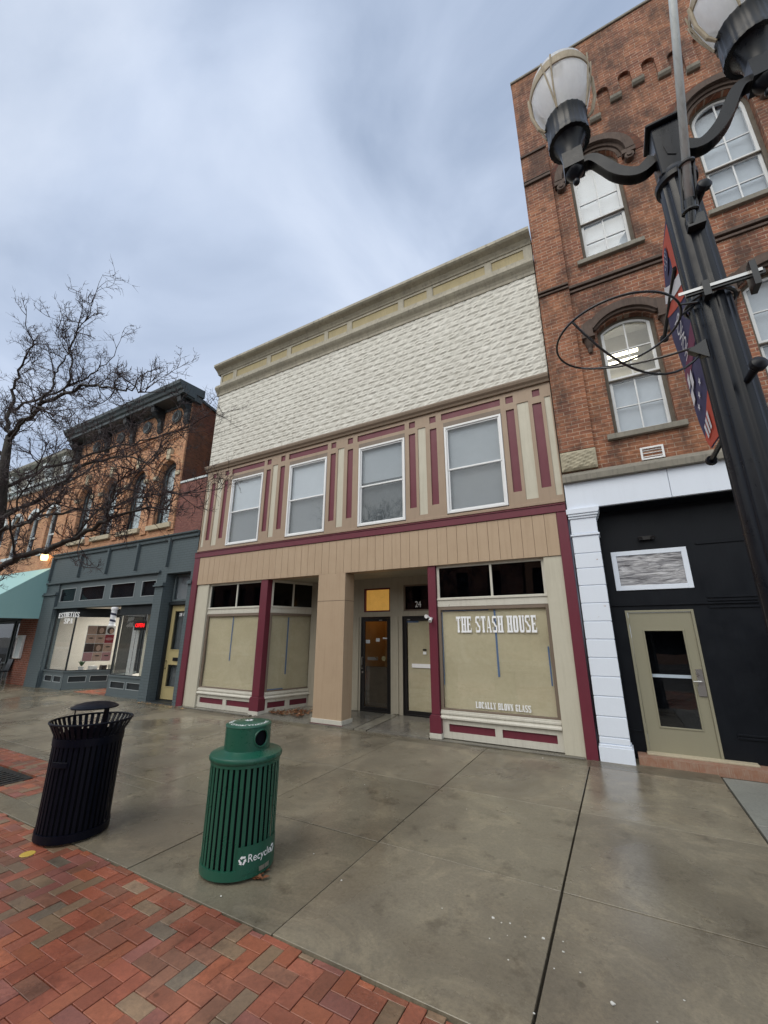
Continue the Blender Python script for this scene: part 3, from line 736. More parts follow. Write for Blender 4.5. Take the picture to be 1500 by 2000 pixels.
lp = bpy.data.lights.new('hall_lamp', 'POINT'); lp.energy = 4; lp.color = (1, .6, .25); lp.shadow_soft_size = .1
lo = bpy.data.objects.new('hall_lamp', lp); COL.objects.link(lo); lo.parent = TB; lo.location = Vector((-4.6, 2.0, 2.75))-ORIG[TB.name]
# entry floor
b = MB()
b.tone = (1, 1, 1)
for (x0, x1) in ((-7.0, -5.42), (-5.41, -4.32), (-4.3, -4.02), (-4.0, -2.72)):
    b.tone = jc((1, 1, 1), .2) if x0 != -4.3 else (1.25, 1.25, 1.2)
    i = b.vs([(x0, -.12, .022), (x1, -.12, .022), (x1, 1.3, .085), (x0, 1.3, .085), (x0, -.12, -.05), (x1, -.12, -.05)])
    b.face(i, i+1, i+2, i+3); b.face(i+4, i+5, i+1, i)
struct(b, 'entry_floor', 'concrete_entry')
b = MB(); b.tone = (.62, .6, .55); b.box(-9.62, -7.1, -.16, .05, -.05, .026); b.box(-2.7, -.2, -.13, .05, -.05, .02); struct(b, 'foundation_ledge', 'concrete_entry', bevel=.01)
# security light on the right post
sl = thing('security_light', 'small white twin-head flood light on the maroon post beside door 24', 'light', (-2.62, -.04, 2.05))
b = MB(); b.lathe([(.001, -.03), (.03, -.03), (.035, 0), (.001, .005)], -2.63, -.06, 12); b.v = [(v[0], v[1], v[2]+2.10) for v in b.v]; b.build('housing', 'vinyl_white', sl, smooth='auto')
for dx, dz in ((-.05, .06), (.02, -.03)):
    b = MB(); b.tube([(-2.63+dx*.3, -.07, 2.09), (-2.63+dx, -.13, 2.09+dz*.6), (-2.63+dx*1.1, -.17, 2.06+dz)], [.012, .025, .038], 12); b.build('lamp_head', 'vinyl_white', sl, smooth='auto')

# ================================================================== RIGHT BRICK BUILDING
RB = thing('brick_building', 'tall red brick building with arched windows and white painted ground floor beam', 'building', (3, 0, 0))
RX1 = 10.2
w2 = [(1.37+2.13*k, .46, 5.14, 7.30, .20) for k in range(4)]
w3 = [(1.37+2.13*k, .46, 9.02, 11.26, .46) for k in range(4)]
b = MB(); archwall(b, w2, 0, RX1, 4.36, 8.45, 0, .22); archwall(b, w3, 0, RX1, 8.45, 15.25, 0, .22)
b.poly([(0, 0, 4.36), (0, 16, 4.36), (0, 16, 15.25), (0, 0, 15.25)]); b.poly([(RX1, 0, -.1), (RX1, 16, -.1), (RX1, 16, 15.25), (RX1, 0, 15.25)])
b.poly([(0, 0, 15.25), (RX1, 0, 15.25), (RX1, .35, 15.25), (0, .35, 15.25)]); b.poly([(0, .35, 14.8), (RX1, .35, 14.8), (RX1, 16, 14.8), (0, 16, 14.8)])
b.poly([(0, .35, 14.8), (RX1, .35, 14.8), (RX1, .35, 15.25), (0, .35, 15.25)])
b.build('wall', 'brick_right', RB)
b = MB(); b.box(0, .57, -.055, -.001, 4.97, 12.5); b.build('pier', 'brick_right', RB)
MB().box(-.01, RX1, -.035, .36, 15.252, 15.32).build('coping', 'stone_grey', RB, bevel=.01)
# interior rooms
plain('sky_sheen', (.55, .58, .64), .8, var=.08); plain('room_white', (.62, .62, .64), .8, var=.08)
b = MB()
for (z0, z1) in ((4.9, 8.2), (8.8, 12.4)):
    b.box(.3, RX1-.1, 1.6, 1.65, z0, z1); b.box(.3, RX1-.1, .3, 1.6, z1-.02, z1+.03); b.box(.28, .3, .3, 1.6, z0, z1)
b.build('rooms', 'room_white', RB)
def rwin(cx, zb, zs, rise, zr, mun, lower='blind_or_sheet'):
    hw = .40; D = .12
    # weathered outer frame
    f = MB(); archband(f, cx, hw, zs, rise-.04, .065, D, D+.1); f.box(cx-hw-.065, cx-hw, D, D+.1, zb, zs); f.box(cx+hw, cx+hw+.065, D, D+.1, zb, zs); f.box(cx-hw, cx+hw, D, D+.1, zb, zb+.05)
    o = f.build('window', 'old_wood', RB)
    s = MB(); archband(s, cx, hw-.05, zs, rise-.09, .05, D+.02, D+.07); s.box(cx-hw, cx-hw+.05, D+.02, D+.07, zr, zs); s.box(cx+hw-.05, cx+hw, D+.02, D+.07, zr, zs)
    s.box(cx-hw+.05, cx+hw-.05, D+.02, D+.07, zr-.0, zr+.045)
    s.box(cx-.012, cx+.012, D+.03, D+.06, zr+.045, zs+rise-.09)
    s.box(cx-hw+.05, cx+hw-.05, D+.032, D+.058, mun[0]-.011, mun[0]+.011); s.build('upper_sash', 'sash_white', o)
    s = MB(); frame(s, cx-hw, cx+hw, zb+.05, zr+.0, .05, D+.05, D+.095, tb=.06, tt=.045); s.box(cx-.012, cx+.012, D+.055, D+.09, zb+.1, zr); s.box(cx-hw+.05, cx+hw-.05, D+.057, D+.088, mun[1]-.011, mun[1]+.011); s.build('lower_sash', 'sash_white', o)
    b = MB(); b.box(cx-hw, cx+hw, D+.005, D+.02, zr-.025, zr+.0); b.build('meeting_rail', 'old_wood', o)
    g = MB(); A = arcpts(cx, hw-.05, zs, rise-.09); g.prism([(cx-hw+.05, zr+.04)] + A + [(cx+hw-.05, zr+.04)], D+.044, D+.047, 'y'); g.build('pane', 'pane_old', o)
    MB().box(cx-hw+.05, cx+hw-.05, D+.07, D+.073, zb+.11, zr).build('pane', 'pane_old', o)
    MB().box(cx-hw, cx+hw, D+.14, D+.145, zb, (zr if zb < 6 and cx < 2 else zs+rise)).build('blind_or_sheet', 'sky_sheen', o)  # pale sheet added behind the panes, sky reflection put into its colour
    MB().box(cx-.58, cx+.58, -.075, .12, zb-.10, zb-.0).build('sill', 'stone_grey', o, bevel=.008)
    return o
for k, (cx, hw, zb, zs, r) in enumerate(w2):
    o = rwin(cx, zb, zs, r, 6.27, (6.86, 5.72))
    # brownstone label hood with dropped ends and corbels
    h = MB(); archband(h, cx, .50, 7.34, .25, .16, -.11, 0); archband(h, cx, .47, 7.32, .22, .05, -.06, 0)
    for s_ in (-1, 1):
        h.prism([(cx+s_*.52, 7.56), (cx+s_*.70, 7.46), (cx+s_*.70, 7.20), (cx+s_*.52, 7.20)], -.115, 0, 'y'); h.box(cx+s_*.50, cx+s_*.72, -.125, 0, 7.16, 7.20)
    h.build('window_hood', 'brownstone', o)
    for s_ in (-1, 1):
        c = MB(); c.lathe([(.001, 6.86), (.03, 6.88), (.045, 6.93), (.035, 6.97), (.06, 7.02), (.075, 7.12), (.09, 7.16)], cx+s_*.61, -.02, 12); c.build('hood_corbel', 'brownstone', o, smooth='auto')
    if k == 0: WIN2 = o
for k, (cx, hw, zb, zs, r) in enumerate(w3):
    o = rwin(cx, zb, zs, r, 10.08, (10.62, 9.58))
    h = MB(); archband(h, cx, .60, zs, .60, .15, -.13, 0, 20); archband(h, cx, .53, zs, .53, .07, -.05, 0, 20); archband(h, cx, .46, zs, .46, .06, -.015, 0, 20)
    h.build('window_hood', 'brownstone', o)
    v = MB(); archband(v, cx, .755, zs, .755, .16, -.012, 0, 20); v.build('brick_arch', 'brick_side', o)
    for s_ in (-1, 1):
        c = MB(); c.box(cx+s_*.52, cx+s_*.76, -.12, 0, 11.16, 11.26); c.tube([(cx+s_*.64, .0, 11.08), (cx+s_*.64, -.12, 11.08)], .085, 16); c.tube([(cx+s_*.64, -.12, 11.08), (cx+s_*.64, -.145, 11.08)], .045, 12); c.build('hood_corbel', 'brownstone', o, smooth='auto')
# fluorescent fitting seen through the second-floor window
b = MB(); b.box(.75, 1.62, .95, 1.02, 7.30, 7.34); b.box(.75, 1.62, 1.22, 1.29, 7.30, 7.34)
FL = top(b, 'fluorescent_light', 'tube_glow', 'lit fluorescent tubes behind the arched second-floor window', 'ceiling light')
# string courses
b = MB()
for (a, c_, z0, z1, p) in ((0, .565, 8.46, 8.50, .075), (0, .565, 8.53, 8.57, .095), (.57, RX1, 8.34, 8.39, .02), (.57, RX1, 8.43, 8.49, .045), (0, .565, 12.50, 12.56, .07), (0, .565, 11.60, 11.67, .085), (0, .565, 11.71, 11.74, .07)):
    b.box(a, c_, -p-.02, 0, z0, z1)
b.build('string_course', 'brownstone', RB, bevel=.004)
# corbel table: raised brickwork with small arches on stone corbels
b = MB(); x = .62; k = 0; bots = [12.95, 12.78, 12.52, 12.83]; P = .435; C_ = []
while x < RX1-.5:
    zb = bots[k % 4]; zb2 = bots[(k+1) % 4]; y0 = -.075; ztop = 14.05
    b.box(x, x+.2, y0, -.001, zb+.10, ztop)
    A = arcpts(x+.2+.1175, .1175, max(zb, zb2)+.42, .1, 8)
    for p, q in zip(A, A[1:]): b.prism([p, q, (q[0], ztop), (p[0], ztop)], y0, -.001, 'y')
    C_.append((x, zb)); x += P; k += 1
b.build('corbel_table', 'brick_right', RB)
for x, zb in C_: MB().prism([(-.001, zb), (-.05, zb), (-.09, zb+.04), (-.105, zb+.10), (-.001, zb+.10)], x-.01, x+.21, 'x').build('corbel', 'stone_grey', RB, bevel=.004)
# vent, quoin, ledge, beam
v = MB(); frame(v, 1.23, 1.56, 4.575, 4.80, .03, -.03, .03); o = v.build('vent', 'vinyl_white', RB, bevel=.003)
b = MB(); [b.prism([(.02, z), (-.015, z-.03), (-.01, z-.035), (.025, z-.008)], 1.26, 1.53, 'x') for z in (4.66, 4.72, 4.77)]; b.build('louvre', 'vinyl_white', o)
MB().box(1.25, 1.54, .02, .03, 4.6, 4.78).build('vent_opening', 'interior_dark', o)
def rock(x0, x1, z0, z1, y, amp, n, m):
    b = MB(); rnd = {}
    def Pp(u, v):
        e = min(u, 1-u, v, 1-v)*8; e = min(1, e)
        return (x0+u*(x1-x0), y-amp*e*(.5+.5*math.sin(u*17+v*9)*math.sin(v*13+3*u)) - (amp*.6*e), z0+v*(z1-z0))
    b.grid(Pp, n, m); b.box(x0, x1, y+.001, .0, z0, z1); return b
rock(.0, .58, 4.59, 4.955, -.06, .03, 14, 10).build('quoin_stone', 'stone_tan', RB)
b = MB(); b.prism([(0, 4.36), (-.13, 4.36), (-.13, 4.47), (-.02, 4.56), (0, 4.56)], -.01, RX1, 'x'); b.build('ledge', 'stone_grey', RB, bevel=.006)
for (a, c_) in ((0, 1.528), (1.534, 4.2), (4.206, 7.4), (7.406, RX1)): MB().box(a, c_, -.05, .3, 3.88, 4.358).build('beam_board', 'white_board', RB, bevel=.004)
# painted pilaster
b = MB(); zs = [.235, .33, .61, .89, 1.17, 1.445, 1.72, 1.995, 2.28, 2.565, 2.85, 3.10, 3.395]
for a, c_ in zip(zs, zs[1:]): b.box(.02, .425, -.05, .25, a+.006, c_-.006)
b.box(.03, .415, -.038, .25, -.03, 3.86); b.box(.0, .455, -.075, .27, -.03, .20); b.box(.01, .44, -.065, .26, .20, .232)
b.box(.0, .445, -.07, .26, 3.40, 3.435); b.box(.02, .425, -.05, .25, 3.44, 3.70); b.box(.0, .445, -.07, .26, 3.705, 3.74); b.box(-.0, .465, -.09, .27, 3.745, 3.78); b.prism([(-.02, 3.785), (.47, 3.785), (.49, 3.83), (.49, 3.878), (-.02, 3.878)], -.105, .28, 'y')
b.build('pilaster', 'white_masonry', RB, bevel=.007, seg=2)
# black ground-floor front set back under the beam
YR = .34
H = [(.63, 1.545, .10, 2.17, .05), (.56, 1.62, 2.49, 3.14, .03)]
b = MB(); wallgrid(b, .40, RX1, -.05, 3.9, H, YR)
for z in (.40, .44, 2.18, 2.28, 2.33, 3.16):
    b.box(1.75, RX1, YR-.018, YR, z, z+.028)
for (a, c_, z0, z1) in ((4.1, 5.0, .52, 2.08), (5.2, 6.2, .5, 2.1)): frame(b, a, c_, z0, z1, .05, YR-.015, YR)
b.box(.43, RX1, YR-.025, YR, 2.24, 2.262); b.box(.43, .60, YR-.02, YR, .38, .40)
b.box(.40, RX1, .0, YR, 3.86, 3.9); b.box(.42, .44, .25, YR, 0, 3.88)
b.build('shop_front', 'navy_black', RB, bevel=.003)
d = MB(); frame(d, .63, 1.545, .12, 2.168, .035, YR-.02, YR+.05, tb=.0); o = d.build('door', 'door_grey', RB, bevel=.003)
l = MB(); wallgrid(l, .668, 1.507, .125, 2.13, [(.84, 1.375, .46, 1.865, .03)], YR+.0); l.build('door_leaf', 'door_grey', o)
f = MB(); frame(f, .835, 1.38, .455, 1.87, .022, YR-.01, YR+.02); f.build('glass_frame', 'door_grey', o, bevel=.003)
MB().box(.84, 1.375, YR+.016, YR+.02, .46, 1.865).build('pane', 'pane_glass', o)
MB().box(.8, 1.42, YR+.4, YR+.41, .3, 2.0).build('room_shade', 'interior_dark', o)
MB().box(.86, 1.36, YR+.05, YR+.07, 1.16, 1.205).build('push_bar', 'white_board', o)
b = MB(); b.box(1.42, 1.50, YR-.012, YR, .98, 1.30); b.box(1.40, 1.50, YR-.02, YR-.01, .93, 1.06); b.tube([(1.46, YR, 1.13), (1.46, YR-.05, 1.13), (1.36, YR-.055, 1.13)], .011, 8); b.tube([(1.45, YR-.0, 1.24), (1.45, YR-.025, 1.24)], .022, 10); b.build('handle', 'metal_grey', o, smooth='auto')
for z in (.4, 1.2, 1.95): MB().tube([(.66, YR-.012, z), (.66, YR-.012, z+.10)], .012, 8).build('hinge', 'door_grey', o)
f = MB(); frame(f, .56, 1.62, 2.49, 3.14, .075, YR-.02, YR+.02); o = f.build('transom', 'white_masonry', RB, bevel=.004)
b = MB(); b.grid(lambda u, v: (.635+u*.91, YR-.004+.006*math.sin(14*v+6*u*u)+.004*math.sin(23*u+9*v), 2.565+v*.50), 24, 14); b.build('plastic_sheeting', 'plastic_sheet', o, smooth=True)
b = MB(); [b.tube([(x, YR-.07, 3.30), (x, YR-.10, 3.33)], [.02, .035], 10) for x in (1.02, 1.2)]; b.box(1.0, 1.22, YR-.06, YR, 3.30, 3.36); b.build('door_light', 'alu_black', RB)
# step
b = rock(.5, 2.02, -.02, .105, .02+.16, .012, 40, 4); b.box(.5, 2.02, .17, .6, -.02, .10)
b.org = Vector((0, 0, 0)); o = b.build('doorstep', 'stone_red', RB)
MB().box(.62, 1.9, .20, .36, .1005, .125).build('threshold', 'stone_cream', RB, bevel=.004)
# folded dark display boards stacked at the right of the door (only their edges catch light)
b = MB()
for (x, z0, z1, w) in ((2.35, .35, 1.0, .5), (2.28, 1.0, 1.28, .55), (2.45, 1.28, 1.9, .45)): b.box(x, x+w, -.0, .25, z0, z1)
b.box(2.3, 2.9, 0, .28, 0, .34)
top(b, 'stacked_crates', 'navy_black', 'dark stacked boxes in the shade of the black shop front behind the lamp post', 'box', bevel=.01)

# ================================================================== LEFT ORANGE BRICK BUILDING
LB = thing('brick_building', 'orange brick building with dark bracketed cornice over a slate blue beauty shop', 'building', (-14.7, 0, 0))
LX0, LX1, LX2 = -18.36, -11.13, -9.87
lw = [(-16.90+1.68*k, .47, 5.14, 6.86, .47) for k in range(4)]
b = MB(); archwall(b, lw, LX0, LX1, 4.72, 9.75, 0, .25)
b.poly([(LX0, 0, 4.7), (LX0, 8, 4.7), (LX0, 8, 9.2), (LX0, 0, 9.75)])
b.build('wall', 'brick_left', LB)
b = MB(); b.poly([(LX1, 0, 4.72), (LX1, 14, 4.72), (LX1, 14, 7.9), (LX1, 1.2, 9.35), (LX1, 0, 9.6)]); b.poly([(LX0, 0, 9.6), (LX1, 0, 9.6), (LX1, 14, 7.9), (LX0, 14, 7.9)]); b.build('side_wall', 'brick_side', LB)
b = MB(); b.prism([(.0, 9.60), (.0, 9.68), (1.2, 9.44), (14, 7.99), (14, 7.9), (1.2, 9.35)], LX1-.05, LX1+.06, 'x'); b.build('side_coping', 'cornice_slate', LB)
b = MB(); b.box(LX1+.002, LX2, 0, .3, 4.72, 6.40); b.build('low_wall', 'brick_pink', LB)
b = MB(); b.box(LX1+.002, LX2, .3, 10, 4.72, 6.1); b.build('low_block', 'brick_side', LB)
b = MB(); b.box(LX1, LX2, -.03, .32, 6.40, 6.47); b.build('coping', 'pale_trim', LB, bevel=.006)
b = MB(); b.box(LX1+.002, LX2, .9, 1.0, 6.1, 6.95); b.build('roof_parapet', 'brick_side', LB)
# raised piers, corbelled panels and strings
b = MB()
for x in [LX0+.16] + [(lw[k][0]+lw[k+1][0])/2 for k in range(3)] + [LX1-.15]:
    b.box(x-.15, x+.15, -.05, -.001, 4.9, 8.24)
b.box(LX0, LX1, -.06, -.001, 8.24, 8.30); b.build('pier', 'brick_left', LB)
b = MB(); b.box(LX0, LX1+.03, -.09, 0, 8.30, 8.345); b.box(LX0, LX1+.03, -.12, 0, 8.40, 8.46); b.build('string_course', 'brick_left', LB, bevel=.004)
for k in range(4):
    b = MB(); c = lw[k][0]
    for j in range(11): b.box(c-.56+j*.108, c-.56+j*.108+.06, -.05, -.001, 8.12, 8.22)
    b.box(c-.6, c+.62, -.04, -.001, 8.205, 8.235); b.build('dentil_course', 'brick_left', LB)
for k, (cx, hw, zb, zs, r) in enumerate(lw):
    D = .14
    f = MB(); archband(f, cx, .36, zs, .36, .11, D, D+.08, 16); f.box(cx-.47, cx-.36, D, D+.08, zb, zs); f.box(cx+.36, cx+.47, D, D+.08, zb, zs); f.box(cx-.36, cx+.36, D, D+.08, zb, zb+.06)
    f.box(cx-.36, cx+.36, D+.02, D+.06, 5.98, 6.04)
    o = f.build('window', 'slate_dark', LB)
    s = MB(); archband(s, cx, .33, zs, .33, .03, D+.01, D+.05, 16); s.box(cx-.36, cx-.33, D+.01, D+.05, zb+.06, zs); s.box(cx+.33, cx+.36, D+.01, D+.05, zb+.06, zs); s.build('sash', 'slate_blue', o)
    g = MB(); g.prism([(cx-.34, zb+.05)] + arcpts(cx, .34, zs, .34) + [(cx+.34, zb+.05)], D+.03, D+.034, 'y'); g.build('pane', 'pane_glass', o)
    g = MB(); g.prism([(cx-.36, 5.3 if k != 1 else 5.9)] + arcpts(cx, .36, zs, .36) + [(cx+.36, 5.3 if k != 1 else 5.9)], D+.10, D+.105, 'y'); g.build('blind_or_sheet', 'pale_trim', o)
    MB().box(cx-.46, cx+.46, D+.3, D+.31, zb, zs+.5).build('room_shade', 'interior_dark', o)
    h = MB(); archband(h, cx, .49, zs, .49, .14, -.06, 0, 18); archband(h, cx, .63, zs, .63, .05, -.10, 0, 18); h.build('window_hood', 'brick_left', o)
    h = MB(); h.prism([(cx-.075, zs+.50), (cx+.075, zs+.50), (cx+.11, zs+.90), (cx-.11, zs+.90)], -.13, 0, 'y'); h.build('keystone', 'stone_cream', o, bevel=.01)
    for s_ in (-1, 1): MB().box(cx+s_*.48, cx+s_*.68, -.10, 0, zs-.14, zs).build('impost', 'stone_cream', o, bevel=.008)
    MB().box(cx-.62, cx+.62, -.11, .14, zb-.16, zb-.0).build('sill', 'stone_cream', o, bevel=.01)
    # round vents above
    v = MB(); v.tube([(cx, .0, 9.0), (cx, -.06, 9.0)], .235, 24); v.tube([(cx, -.06, 9.0), (cx, -.085, 9.0)], .19, 24); rv = v.build('roundel', 'slate_blue', LB, smooth='auto')
    MB().tube([(cx, -.086, 9.0), (cx, -.09, 9.0)], .12, 20).build('roundel_opening', 'slate_dark', rv)
# bracketed cornice
b = MB()
b.prism([(0, 9.34), (-.05, 9.34), (-.06, 9.42), (-.50, 9.44), (-.50, 9.56), (-.56, 9.58), (-.60, 9.66), (-.66, 9.72), (-.68, 9.80), (-.68, 9.84), (.30, 9.90), (.30, 9.6), (0, 9.6)], LX0-.10, LX1+.16, 'x')
b.box(LX1+.005, LX1+.125, -.3, .26, 9.37, 9.585)
b.build('cornice', 'cornice_slate', LB, bevel=.008)
for x in [LX0+.16] + [(lw[k][0]+lw[k+1][0])/2 for k in range(3)] + [LX1-.14]:
    b = MB(); prof = [(0, 8.55), (-.06, 8.55), (-.10, 8.62), (-.09, 8.72), (-.13, 8.80), (-.12, 8.95), (-.18, 9.05), (-.30, 9.12), (-.42, 9.24), (-.46, 9.42), (0, 9.42)]
    b.prism(prof, x-.10, x+.10, 'x'); b.tube([(x-.12, -.33, 9.32), (x+.12, -.33, 9.32)], .075, 14); b.tube([(x-.12, -.07, 8.68), (x+.12, -.07, 8.68)], .05, 12); b.box(x-.14, x+.14, -.49, 0, 9.405, 9.435)
    b.build('bracket', 'slate_dark', LB, bevel=.005)
# painted ground floor
SH = [(-17.44, -11.55, -.12, 2.66, .25), (-11.14, -10.03, -.12, 3.53, .35), (-17.46, -11.56, 2.74, 3.56, .10)]
b = MB(); wallgrid(b, LX0, LX2, -.12, 4.55, SH, 0)
b.prism([(0, 4.55), (-.05, 4.55), (-.06, 4.58), (-.03, 4.60), (-.03, 4.66), (-.09, 4.68), (-.10, 4.72), (0, 4.72)], LX0, LX2, 'x')
for x in (-16.2, -14.43, -12.75, -11.14, LX0+.1):
    b.prism([(x-.05, 4.6), (x+.05, 4.6), (x+.02, 3.80), (x-.0, 3.72)], -.09, -.0, 'y')
b.box(LX0, LX1-.3, -.07, 0, 3.575, 3.64)
for (a, c_) in ((LX0, -17.46), (-11.54, -11.15), (-10.02, LX2)):
    b.box(a, c_, -.05, -.0, -.12, 3.15); b.box(a-.03, c_+.03, -.11, 0, 3.15, 3.19); b.box(a-.015, c_+.015, -.08, 0, 3.19, 3.26)
b.build('painted_front', 'brick_slate', LB)
# transom lights
f = MB(); wallgrid(f, -17.46, -11.56, 2.72, 3.56, [(-17.35, -16.30, 2.90, 3.38, .05), (-15.98, -14.46, 2.90, 3.38, .05), (-14.08, -12.74, 2.90, 3.38, .05), (-12.38, -11.66, 2.90, 3.38, .05)], .05)
f.box(-17.5, -11.5, -.035, .06, 2.66, 2.72); o = f.build('transom', 'slate_blue', LB)
for (a, c_) in ((-17.35, -16.30), (-15.98, -14.46), (-14.08, -12.74), (-12.38, -11.66)):
    f = MB(); frame(f, a, c_, 2.90, 3.38, .018, .04, .07); f.build('light_frame', 'trim_pale_blue', o); MB().box(a, c_, .08, .084, 2.9, 3.38).build('pane', 'pane_dark', o)
MB().box(-17.4, -11.6, .12, .13, 2.8, 3.5).build('room_shade', 'interior_grey', o)
# bay windows of the shop
def bay(pts, panels, nm, sillc='slate_blue'):
    w = None
    for (P0, P1), pl in zip(zip(pts, pts[1:]), panels):
        P0, P1 = Vector((*P0, 0)), Vector((*P1, 0)); d = P1-P0; Ln = d.length; d.normalize(); nr = Vector((d.y, -d.x, 0))
        M = Matrix(((d.x, -nr.x, 0, P0.x), (d.y, -nr.y, 0, P0.y), (0, 0, 1, 0), (0, 0, 0, 1)))
        f = MB(M); frame(f, 0, Ln, .58, 2.42, .03, .0, .05); f.box(0, Ln, -.01, .08, 2.36, 2.66); w_ = f.build('display_window', 'slate_dark', LB, bevel=.003)
        MB(M).box(.03, Ln-.03, .02, .024, .6, 2.38).build('pane', 'pane_glass', w_)
        k = MB(M); Hs = []; x = .08; pw = (Ln-.16)/pl
        for q in range(pl): Hs.append((x+q*pw+.05, x+(q+1)*pw-.05, .22, .42, .03))
        wallgrid(k, 0, Ln, .04, .54, Hs, -.01); k.box(0, Ln, -.03, .06, -.12, .05); k.box(0, Ln, -.04, .07, .54, .585); k.build('bulkhead', 'slate_blue', w_)
        for h in Hs:
            t_ = MB(M); frame(t_, h[0], h[1], h[2], h[3], .014, -.014, .01); t_.build('panel_frame', 'trim_pale_blue', w_); MB(M).box(h[0], h[1], .02, .03, h[2], h[3]).build('bulkhead_panel', 'slate_dark', w_)
        MB(M).box(.0, Ln, .03, .06, .0, .56).build('bulkhead_backing', 'slate_dark', w_)
bay([(-17.44, .10), (-16.05, .10), (-15.22, 1.22)], [2, 2], 'bay'); bay([(-13.95, 1.22), (-13.42, .12), (-11.56, .12)], [1, 2], 'bay')
plain('shop_wall', (.42, .40, .36), .8, var=.06); plain('shop_floor', (.25, .19, .13), .5)
b = MB(); b.box(-17.6, -11.4, 3.6, 3.65, 0, 2.8); b.box(-17.6, -17.55, .2, 3.6, 0, 2.8); b.box(-11.42, -11.4, .2, 3.6, 0, 2.8); b.box(-17.6, -11.4, .13, 3.6, 2.72, 2.76); b.build('shop_room', 'shop_wall', LB)
b = MB(); b.prism([(-17.42, .14), (-16.06, .14), (-15.3, 1.25), (-15.3, 3.5), (-17.5, 3.5)], .5, .52, 'z'); b.build('display_floor', 'shop_wall', LB)
b = MB(); b.prism([(-13.9, 1.25), (-13.42, .16), (-11.5, .16), (-11.5, 3.5), (-13.9, 3.5)], .5, .52, 'z'); b.build('display_floor', 'shop_wall', LB)
MB().box(-15.3, -13.9, 1.3, 1.36, .0, 2.72).build('shop_door', 'slate_dark', LB)
al = bpy.data.lights.new('shop_lamp', 'AREA'); al.energy = 125; al.size = 2.5; al.color = (1, .93, .84)
ao = bpy.data.objects.new('shop_lamp', al); COL.objects.link(ao); ao.parent = LB; ao.location = Vector((-15.6, 2.4, 2.68))-ORIG[LB.name]
al2 = al.copy(); al2.energy = 85; al2.size = 1.2; ao2 = bpy.data.objects.new('shop_lamp', al2); COL.objects.link(ao2); ao2.parent = LB; ao2.location = Vector((-12.6, 1.6, 2.68))-ORIG[LB.name]
MB().tube([(-14.6, 2.2, 2.69), (-14.6, 2.2, 2.70)], .07, 14).build('downlight', 'downlight', LB)
b = MB(); slabtext(b, 'ESTHETICS', -17.12, -15.72, 2.33, 2.50, -.055+.09, -.05+.09, gap=.08, top=lambda u: .03*math.sin(PI*u)); slabtext(b, 'SPA', -16.66, -16.08, 2.14, 2.31, .035, .04); b.build('lettering', 'white_vinyl_letter', LB)
# mustard door
dd = MB(); frame(dd, -11.13, -10.04, -.02, 2.66, .07, .22, .34, tb=.05, tt=.05); dd.box(-11.14, -10.03, .20, .35, 2.62, 2.70); dd.build('door_frame', 'slate_dark', LB)
o = MB(); wallgrid(o, -11.06, -10.11, .05, 2.60, [(-10.90, -10.26, 1.36, 2.44, .02), (-10.90, -10.26, .38, .96, .02)], .30); o = o.build('door', 'door_mustard', LB)
for (z0, z1) in ((1.36, 2.44), (.38, .96)):
    f = MB(); frame(f, -10.92, -10.24, z0-.02, z1+.02, .025, .288, .31); f.build('glass_frame', 'door_mustard', o)
    MB().box(-10.90, -10.26, .312, .315, z0, z1).build('pane', 'pane_glass', o)
MB().box(-10.92, -10.2, .42, .43, .2, 2.5).build('room_shade', 'interior_grey', o)
b = MB(); b.box(-10.72, -10.42, .285, .30, 1.06, 1.15); b.box(-10.69, -10.45, .275, .29, 1.07, 1.12); b.build('mail_slot', 'alu_black', o)
b = MB(); b.tube([(-11.0, .30, 1.05), (-11.0, .24, 1.05), (-11.0, .24, .85), (-11.0, .30, .85)], .012, 8); b.build('handle', 'alu_black', o)
b = MB(); text_mb(b, '28 1/2', .13, lambda x, y, z: (-10.55+x, .305-z, 2.33+y)); b.build('house_number', 'white_vinyl_letter', o)
f = MB(); frame(f, -11.06, -10.11, 2.72, 3.50, .05, .24, .30); f = f.build('transom', 'slate_blue', LB); MB().box(-11.02, -10.15, .27, .274, 2.76, 3.46).build('pane', 'pane_glass', f); MB().box(-11.06, -10.1, .33, .34, 2.72, 3.5).build('blind_or_sheet', 'blind_lower', f)
MB().box(-11.14, -10.03, -.06, .34, -.1, .02).build('doorstep', 'slate_dark', LB, bevel=.01)

# shop things
bp = thing('barber_pole', 'white barber pole with dark spiral stripes beside the shop entrance', 'barber pole', (-13.30, -.08, 2.0))
pts = []
def polestripe():
    t = NT('pole_stripe'); sp = t.n('ShaderNodeSeparateXYZ'); tc_ = t.n('ShaderNodeTexCoord'); t.l(tc_.outputs['Object'], sp.inputs[0])
    a = t.math('ARCTAN2', sp.outputs['Y'], sp.outputs['X']); v = t.math('FRACT', t.math('ADD', t.math('MULTIPLY', a, 1/(2*PI)), t.math('MULTIPLY', sp.outputs['Z'], 5.2)))
    m = t.math('GREATER_THAN', v, .66); return t.bsdf(t.mix(m, (.8, .82, .85), (.02, .025, .06)), .3)
polestripe()
PXc, PYc = -13.30, -.14
MB().lathe([(.001, 2.08), (.085, 2.08), (.085, 2.50), (.001, 2.50)], PXc, PYc, 20).build('striped_cylinder', 'pole_stripe', bp, smooth='auto')
for (z0, z1) in ((2.0, 2.08), (2.50, 2.60)): MB().lathe([(.001, z0), (.07, z0), (.10, z0+.02), (.10, z1-.02), (.08, z1), (.001, z1)], PXc, PYc, 20).build('end_cap', 'white_vinyl_letter', bp, smooth='auto')
b = MB(); b.tube([(PXc, PYc, 2.35), (PXc+.14, .0, 2.38)], .02, 8); b.build('bracket', 'alu_black', bp)
os_ = thing('open_sign', 'red neon OPEN sign hanging in the right shop window', 'sign', (-12.4, .25, 2.0))
